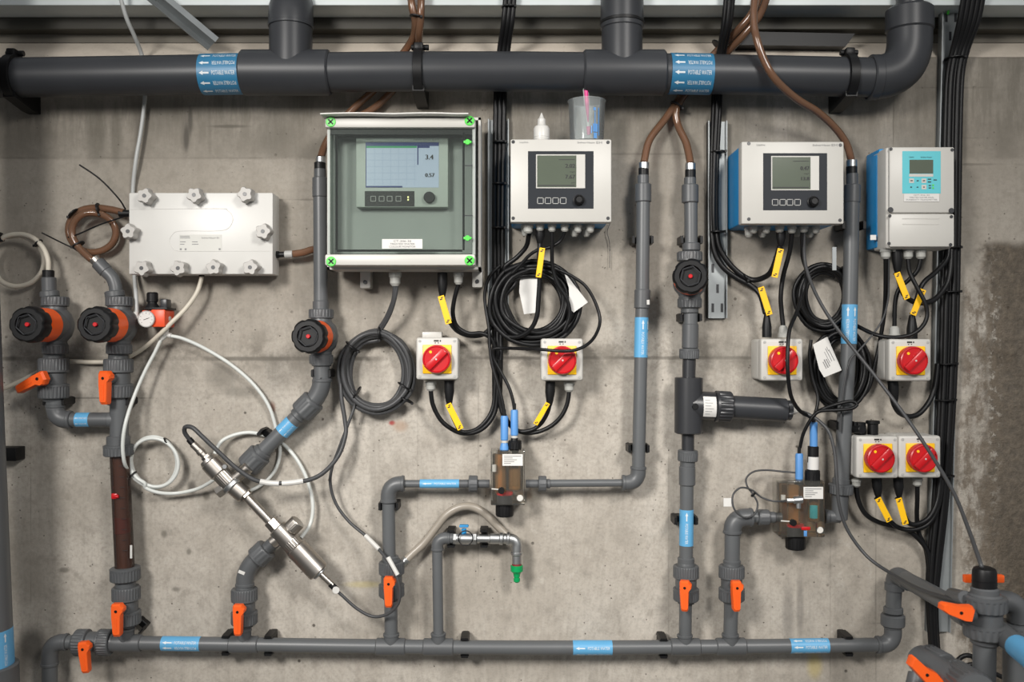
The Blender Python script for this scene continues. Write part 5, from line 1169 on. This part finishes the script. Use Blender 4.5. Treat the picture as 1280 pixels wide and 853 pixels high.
# white pneumatic tubes
W = 'thin white plastic tubes'
pts = [(202, 423, .045), (194, 440, .045), (181, 465, .05), (168, 495, .06), (158, 525, .085), (153.5, 552, .09), (155, 576, .08), (161, 590, .05), (170, 600, .04)]
for k in range(1, 34):
    a = math.radians(222+k*22.5); e_ = 1+.05*math.sin(k*.7); pts.append((193+29.5*e_*math.cos(a), 578-30.5*e_*math.sin(a), .036+.007*(k//16)))
pts += [(182, 610, .045), (198, 616, .04), (220, 617, .03), (245, 612, .035), (263, 603, .05), (275, 594, .07)]
T = cable(pts, 4.6, 'thin white tube coiled in a ring beside the sight tube', 'wtube', 'tube', 'tube', W, sub=5)
tie(T, 209, 552, .036, .012, 45); tie(T, 166, 594, .045, .012, -45)
cable([(213, 420, .045), (230, 424, .04), (258, 437, .03), (290, 457, .025), (318, 482, .02), (337, 510, .016), (347, 545, .012), (350, 566, .012), (345, 586, .015), (332, 602, .02), (314, 613, .03), (300, 613, .06)], 4.6, 'thin white tube arching right from the Y fitting to the steel sensor', 'wtube', 'tube', 'tube', W, sub=5)
cable([(267, 578, .06), (269, 566, .04), (277, 552, .03), (293, 544, .022), (312, 541, .018), (332, 545, .014), (352, 554, .012), (370, 573, .018), (384, 600, .02), (391, 630, .025), (388, 655, .03), (376, 673, .06)], 4.8, 'thin white tube looping right behind the slanting pipe', 'wtube', 'tube', 'tube', W, sub=5)

# ------------------------------------------------------------------ cable coils
def coil(label, cx, cy, rx, ry, turns, wpx, d, mat='cable', lead=(), tail=(), a0=100, jit=3.0, seed=1, grow=1.0, ties=()):
    r_ = random.Random(seed); pts = list(lead); n = turns*10
    for k in range(n+1):
        a = math.radians(a0+k*36); t_ = k//10; q = r_.uniform(-1, 1)
        ex = (t_/max(1, turns-1)-.5)*grow*2
        pts.append((cx+(rx+ex*6+q*jit*.5)*math.cos(a)+r_.uniform(-.6, .6), cy-(ry+ex*5+q*jit*.5)*math.sin(a)+abs(ex)*2, d+(t_ % 4)*.006+r_.uniform(0, .004)))
    pts += list(tail)
    T = cable(pts, wpx, label, mat, 'cable_coil', 'cable coil', sub=4, seg=8)
    for (x, y, an, r0) in ties: tie(T, x, y, d+.012, r0, an)
    return T
coil('grey-black cable coil hanging below the clear-door enclosure', 471, 464, 41, 47, 6, 6.2, .03, 'gcable', lead=((494, 357, .09), (492, 376, .08), (483, 398, .06), (474, 413, .045)), a0=85, seed=3, grow=1.0,
     ties=((441, 434, 50, .022), (475, 417, 0, .02), (446, 492, -30, .02), (506, 483, 60, .02), (508, 500, 60, .02)))
coil('big black cable coil hanging below the white transmitter with cup', 668, 376, 46, 43, 11, 6.0, .035, 'cable', lead=((661, 293, .085), (658, 308, .06), (646, 322, .05), (630, 336, .045)), a0=130, jit=5, seed=5, grow=1.7)
coil('black cable coil beside the grey pipe below the blue-sided transmitter', 1031, 370, 31, 36, 6, 5.6, .028, 'cable', lead=(), a0=60, seed=8, grow=1.1)
coil('lower black cable coil behind the grey pipe with the white tag', 1050, 460, 30, 44, 6, 5.4, .015, 'cable', a0=60, seed=11, grow=1.1)
for i, (q, l) in enumerate(((((650, 348), (668, 343), (672, 348), (672, 391), (655, 393), (649, 365)), 'white paper tag hanging inside the big black cable coil'), (((705, 340), (735, 378), (717, 391), (712, 385), (711, 360)), 'white paper tag tucked into the right side of the big coil'))):
    d_ = .036 if i == 0 else .065
    solo('paper_tag', MB().prism([(P(x, y, d_).x, P(x, y, d_).z) for x, y in q], -d_, -d_-.0008), 'paper', l, 'tag', smooth=0)
d_ = .072
q = [(1016, 431), (1034, 421), (1042, 440), (1052, 463), (1030, 472), (1024, 462)]
T = solo('cable_tag', MB().prism([(P(x, y, d_).x, P(x, y, d_).z) for x, y in q], -d_, -d_-.0008), 'paper', 'large white printed tag on the lower coil beside the grey pipe', 'tag', smooth=0)
mb = MB(); m = Matrix.Translation(P(1034, 447, d_+.001)) @ Matrix.Rotation(math.radians(63), 4, 'Y')
for (x, z, w_, h) in ((0, .012, .03, .0015), (-.004, .006, .034, .0012), (0, 0, .03, .001), (.012, -.004, .02, .002), (.012, -.009, .022, .0025), (.014, -.014, .018, .002), (-.018, .010, .012, .001)): mb.box((x-w_/2, -.0006, z-h/2), (x+w_/2, 0, z+h/2), 0, 1, m)
part('lettering', mb, 'gink', T, smooth=0)

# ------------------------------------------------------------------ single cables
B1 = 'black cables between enclosure and white transmitter'
for i, (o_, nm) in enumerate(((-5.2, 'left'), (0, 'middle'), (5.2, 'right'))):
    T = cable([(638+o_, -15, .09), (635+o_, 25, .08), (630+o_, 60, .04), (626+o_, 100, .024), (624.5+o_, 160, .026), (623.5+o_, 250, .026), (623+o_*.9, 340, .024), (622+o_*.8, 430, .024), (621.5+o_*.6, 500, .026 if o_ else .032)], 6.6, nm+' black cable of the vertical trio between enclosure and white transmitter', group=B1)
    if i == 1:
        for y, x in ((9, 636), (178, 624.5), (230, 624), (285, 623.5)): tie(T, x, y, .028 if y > 60 else .085, .018, 90)
B2 = 'black cables on the slotted rail'
T = cable([(917, -15, .10), (912, 30, .08), (905, 65, .04), (901, 95, .022), (899, 140, .024), (896, 200, .026), (895, 260, .026), (897, 300, .026), (906, 322, .028), (922, 340, .03), (940, 350, .035), (957, 346, .06), (966, 335, .085), (975, 308, .10)], 7, 'right black cable of the slotted rail curving up to a transmitter gland', group=B2)
marker(T, 976, 311, 968, 347, .105); tie(T, 898, 190, .03, .018, 90); tie(T, 897, 290, .03, .018, 90); tie(T, 932, 347, .034, .011, 30)
T = cable([(909, -15, .10), (905, 30, .08), (899, 65, .04), (894, 95, .022), (892, 140, .022), (890, 200, .022), (889.5, 270, .022), (892, 310, .024), (902, 332, .026), (920, 347, .028), (938, 357, .03), (950, 368, .04), (957, 392, .058)], 7, 'left black cable of the slotted rail dropping to a rotary switch', group=B2)
marker(T, 951, 359, 962, 394, .075)
cable([(913, -15, .11), (909, 30, .09), (902, 65, .045), (898, 95, .03), (896, 140, .034), (893, 200, .034), (892, 262, .034), (893, 290, .030)], 6, 'front black cable ending halfway down the slotted rail', group=B2)
cable([(990, 291, .11), (987, 315, .09), (979, 345, .07), (976, 370, .065), (977, 390, .06), (979, 408, .06)], 5.8, 'black cable from the blue-sided transmitter down to the switch gland')
cable([(1005, 290, .11), (1005, 312, .10), (1008, 336, .10), (1020, 368, .10), (1040, 402, .11), (1068, 438, .13), (1100, 478, .16), (1135, 525, .21), (1165, 570, .27), (1192, 616, .36), (1210, 660, .46), (1224, 700, .55), (1228, 712, .56)], 4.6, 'long grey cable hanging diagonally to the black-capped valve', 'gcable', d=.1)
cable([(1003, 291, .11), (1003, 320, .09), (1008, 340, .06), (1004, 362, .05), (996, 390, .08), (987, 412, .12), (984.5, 440, .14), (985, 470, .14), (989, 496, .12), (999, 513, .09), (1010, 520, .07), (1016, 523, .062)], 5.0, 'black cable hanging in front of the switch above the dark probe')
cable([(1016, 524, .06), (1019, 517, .07), (1030, 511, .085), (1048, 505, .09), (1064, 502, .09), (1071, 506, .092), (1064, 511, .095), (1045, 513, .095), (1026, 514, .09), (1018, 519, .085), (1012, 527, .08), (1004, 543, .07), (1000, 560, .06)], 4.4, 'black cable forming a flat loop across the grey pipe')
cable([(1014, 425, .05), (1012, 445, .05), (1015, 470, .05), (1022, 495, .055), (1021, 510, .06), (1017, 522, .06)], 4.2, 'black cable from the lower coil down to the black probe')
cable([(997, 513.5, .055), (1008, 517, .07), (1022, 525, .085), (1036, 540, .10), (1043, 565, .11), (1046, 600, .12), (1049, 632, .12), (1060, 664, .12), (1084, 696, .14), (1115, 718, .2), (1150, 737, .35), (1185, 748, .48), (1210, 753, .56)], 4.4, 'grey cable from the dark probe sagging to the lower right manifold', 'gcable')
# coil one leads
T = cable([(426, 480, .04), (427, 500, .045), (431, 525, .05), (432, 543, .055), (424, 568, .065), (408, 588, .08), (390, 599, .09), (365, 603.5, .10), (340, 604, .105), (318, 600, .11), (295, 585, .112), (272, 564, .115), (252, 545, .115), (241, 535, .112), (232, 534, .105), (231, 541, .095), (238, 551, .085)], 5.6, 'grey cable curving from the coil to the slanting steel sensor', 'gcable')
part('white_sleeve', MB().tube(smooth_pts([P(379, 601.5, .096), P(365, 603.6, .10), P(352.5, 604.6, .103)], 4), S(3.4), 10), 'white', T); part('white_sleeve', MB().tube(smooth_pts([P(349, 604.8, .104), P(336, 604, .106), P(325, 602, .109)], 4), S(3.4), 10), 'white', T)
T = cable([(445, 490, .045), (443, 508, .045), (436, 528, .05), (424, 560, .05), (415, 585, .045), (413, 606, .04), (420, 630, .04), (436, 652, .045), (458, 671, .06), (476, 690, .09), (487, 705, .11), (496, 722, .115), (500, 740, .115), (497, 756, .11), (484, 768, .10), (466, 771, .09), (446, 761, .085), (428, 745, .085), (419, 737, .085)], 4.0, 'thin grey cable looping in front of the riser valve to the steel sensor', 'gcable')
part('white_sleeve', MB().tube([P(457, 670, .06), P(474, 687, .087)], S(2.8), 10), 'white', T); part('white_sleeve', MB().tube(smooth_pts([P(485, 697, .108), P(491, 708, .113), P(497, 719, .116)], 4), S(2.8), 10), 'white', T)
cable([(496, 357, .09), (494, 372, .085), (488, 392, .07), (478, 410, .05), (470, 418, .045)], 4.4, 'grey cable from the enclosure gland to the coil below', 'gcable')
# switch one and enclosure
T = cable([(561.5, 505, .06), (564, 516, .055), (570, 530, .05), (577, 540, .045), (592, 538.5, .04), (606, 528, .035), (616, 510, .032), (619, 480, .03), (620, 440, .03)], 5.4, 'black tagged cable leaving the leftmost rotary switch')
marker(T, 560, 505, 576, 537, .075)
cable([(538.5, 488, .06), (541, 506, .055), (550, 524, .05), (562, 535, .045), (578, 542, .042), (596, 540, .04), (610, 530, .036), (619, 514, .034), (622, 490, .034), (623, 450, .034)], 5.8, 'black cable swinging below the leftmost rotary switch')
T = cable([(553, 371, .09), (556, 386, .08), (562, 402, .065), (572, 414, .05), (588, 420, .045), (604, 418, .04), (614, 408, .036), (619, 390, .034)], 6, 'black tagged cable from the enclosure boot to the cable trio')
marker(T, 551, 370, 561, 405, .10)
cable([(573, 356, .09), (568, 374, .08), (566, 392, .07), (571, 408, .06), (585, 417, .055), (602, 417, .05), (614, 424, .045), (620, 440, .04)], 5.6, 'black cable from the enclosure grey gland to the cable trio')
# white transmitter
T = cable([(675, 304, .10), (674, 325, .10), (674.5, 350, .095), (673, 375, .09), (671, 396, .085), (663, 412, .075), (648, 421, .06), (632, 420, .045), (624, 412, .04)], 6, 'black tagged cable hanging through the big coil')
marker(T, 678, 310, 673, 347, .115, 7)
cable([(690, 290, .11), (690, 312, .10), (691, 335, .09), (697, 355, .085), (709, 375, .08), (712, 395, .075), (705, 414, .07)], 5, 'black cable dropping into the right side of the big coil')
cable([(706, 290, .11), (701, 301, .10), (688, 309, .095), (672, 313, .09), (661, 320, .08), (652, 330, .07), (640, 342, .06)], 4.4, 'thin black cable crossing under the transmitter glands')
T = cable([(700, 338, .08), (716, 346, .085), (732, 358, .085), (744, 378, .085), (750, 400, .09), (745, 418, .11), (734, 431, .135), (718, 438, .15), (700, 439, .155), (675, 437, .14), (650, 436, .10), (630, 435.5, .07), (617, 437, .06), (617, 448, .055), (626, 465, .055), (636, 484, .058), (641, 500, .06), (643, 512, .06)], 4.2, 'thin black cable looping across the second switch to a blue probe')
cable([(625, 332, .05), (612, 346, .05), (606, 366, .045), (607, 385, .045), (611, 410, .05), (612, 432, .052), (615, 455, .055), (622, 480, .058), (628, 502, .06), (630.5, 520, .06)], 4.2, 'thin black cable running down to the lower blue probe')
T = cable([(687.5, 505, .06), (684, 517, .058), (676, 530, .055), (664, 538, .05), (648, 539, .045), (634, 528, .038), (626, 510, .034), (623, 490, .034)], 5.4, 'black tagged cable leaving the second rotary switch')
part_m = marker(T, 685, 504, 669, 531, .075, 6)
cable([(711.5, 489, .06), (709, 505, .058), (702, 520, .055), (690, 532, .05), (673, 540, .046), (655, 541, .042), (640, 534, .038), (629, 516, .036)], 5.6, 'black cable swinging below the second rotary switch')
# grey loop with tiny flag at right flow cell
T = cable([(984, 626, .10), (968, 627, .08), (952, 622, .07), (940, 613, .07), (926, 610, .075), (916, 620, .08), (918, 637, .085), (930, 647, .085), (943, 643, .085), (947, 630, .08), (941, 618, .075), (934, 608, .05), (933, 598, .045), (942, 590, .045), (958, 588, .05), (980, 590, .055), (994, 591, .058)], 2.4, 'thin grey sample tube looped left of the right flow cell', 'gcable', 'tube', 'tube', sub=6)
mb = MB(); pbox(mb, 904.5, 623, 916, 633.5, .079, .0805); part('flag_tag', mb, 'paper', T, 'small white flag tag'); tie(T, 942, 618, .075, .006, -50)
# right bundle
B3 = 'black cables in the bundle at far right'
for i in range(5):
    o_ = -9+i*4.6; dd = .024+(.007 if i % 2 else 0); fan = (i-2)*1.2
    T = cable([(1218+o_*1.05+fan, -15, .10), (1211+o_+fan, 25, .075), (1200+o_, 62, .04), (1193+o_, 95, dd), (1190.5+o_, 160, dd), (1189+o_, 260, dd), (1187+o_, 380, dd), (1184+o_*.95, 480, dd), (1180+o_*.9, 560, dd), (1174+o_*.8, 640, dd), (1168+o_*.7, 700, dd), (1165+o_*.5, 760, dd), (1170+o_*.4, 840, dd), (1171+o_*.4, 880, dd)], 6.6, ('leftmost', 'second', 'middle', 'fourth', 'rightmost')[i]+' black cable of the five-cable bundle at far right', group=B3)
    if i == 2:
        for x, y in ((1193, 73), (1188, 310), (1187.5, 365), (1183, 455), (1181, 500), (1178, 595)): tie(T, x, y, .028, .024, 92, wd=.003)
cable([(1107, 323, .09), (1107, 350, .07), (1106, 385, .045), (1101, 420, .03), (1094, 455, .025), (1086, 485, .022), (1072, 502, .02)], 5.2, 'black cable from the cyan keypad transmitter down past the switch')
cable([(1111, 322, .09), (1111, 350, .075), (1110, 375, .07), (1103, 400, .065), (1088, 422, .07), (1072, 440, .075), (1062, 452, .08), (1054, 490, .08), (1050, 540, .08)], 2.4, 'very thin grey wire from the cyan keypad transmitter', 'gcable', 'wire')
T = cable([(1122, 341, .09), (1125, 355, .085), (1130, 368, .08), (1141, 377, .075), (1155, 379, .07), (1170, 373, .06), (1183, 356, .05), (1188, 335, .045), (1189, 300, .035)], 6.6, 'black tagged cable rising from keypad transmitter boot to the bundle')
marker(T, 1121, 341, 1134, 374, .10)
cable([(1135, 323, .09), (1137, 340, .09), (1145, 357, .095), (1155, 376, .10), (1159, 393, .10), (1153, 408, .10), (1138, 419, .10), (1115, 422, .09), (1093, 418, .07), (1070, 407, .03)], 5.2, 'black cable crossing in front of the tagged cables to the coil')
cable([(1151, 323, .09), (1147, 338, .085), (1136, 350, .075), (1124, 361, .07), (1119, 378, .065), (1118, 408, .06)], 5.4, 'black cable from right keypad gland to the switch grey gland')
T = cable([(1186, 310, .04), (1183, 325, .045), (1170, 340, .055), (1155, 353, .065), (1147, 370, .065), (1142, 395, .06)], 6.0, 'black tagged cable from the bundle to the switch black boot')
marker(T, 1154, 362, 1141, 394, .085)
cable([(1118, 507, .06), (1124, 516, .055), (1136, 521, .05), (1149, 517, .045), (1161, 503, .04), (1168, 485, .036), (1172, 455, .03)], 6.6, 'black cable bending from the lone right switch up to the bundle')
cable([(1070, 608, .05), (1073, 626, .045), (1082, 643, .04), (1098, 653, .035), (1116, 658, .035), (1135, 664, .035), (1150, 676, .03), (1160, 692, .03), (1164, 720, .03)], 6.0, 'black cable from the grey gland of the left paired switch')
T = cable([(1098, 622, .06), (1103, 635, .055), (1113, 652, .05), (1126, 661, .045), (1145, 662, .045), (1162, 653, .042), (1173, 632, .04), (1178, 600, .035)], 6.0, 'black tagged cable from the left paired switch to the bundle')
marker(T, 1097, 623, 1112, 652, .07)
T = cable([(1124, 621, .06), (1128, 638, .058), (1136, 654, .055), (1148, 655, .052), (1162, 646, .048), (1172, 625, .044), (1176, 590, .04)], 6.2, 'black tagged cable from the right paired switch to the bundle')
marker(T, 1123, 623, 1132, 656, .072)
cable([(1146.5, 607, .06), (1146.5, 625, .05), (1146, 645, .035), (1148, 665, .028), (1158, 690, .024), (1162, 730, .022)], 5.6, 'black cable hanging from the grey gland of the right paired switch')
for i, (q, l) in enumerate((([(1190, 838, .22), (1197, 826, .2), (1206, 820, .2), (1216, 822, .2), (1224, 834, .2)], 'brown-black hose arching behind the lower right manifold'), ([(1196, 845, .24), (1203, 836, .24), (1214, 831, .24), (1226, 835, .24), (1260, 850, .24)], 'dark hose lying below the arching hose at lower right'))):
    cable(q, 6, l, 'cable', 'hose', 'hose')
# loose thin wires on the wall
cable([(764, 276, .02), (759, 290, .012), (762, 305, .01), (762, 335, .01)], .8, 'hair-thin wire hanging beside the white transmitter', 'gcable', 'wire', 'wire')
T = thing('slotted_strip', 'short steel strip hanging above the coil by the grey pipe', 'strip', P(1043, 338, .08)); mb = MB(); pbox(mb, 1040.5, 309, 1045.5, 338, .079, .081); part('strip', mb, 'galv', T)

cable([(1187, -12, .09), (1186.5, 4, .05), (1185, 17, .018)], 3.2, 'short yellow-green earth wire at the top of the far right rail', 'lime', 'earth_wire', 'wire')
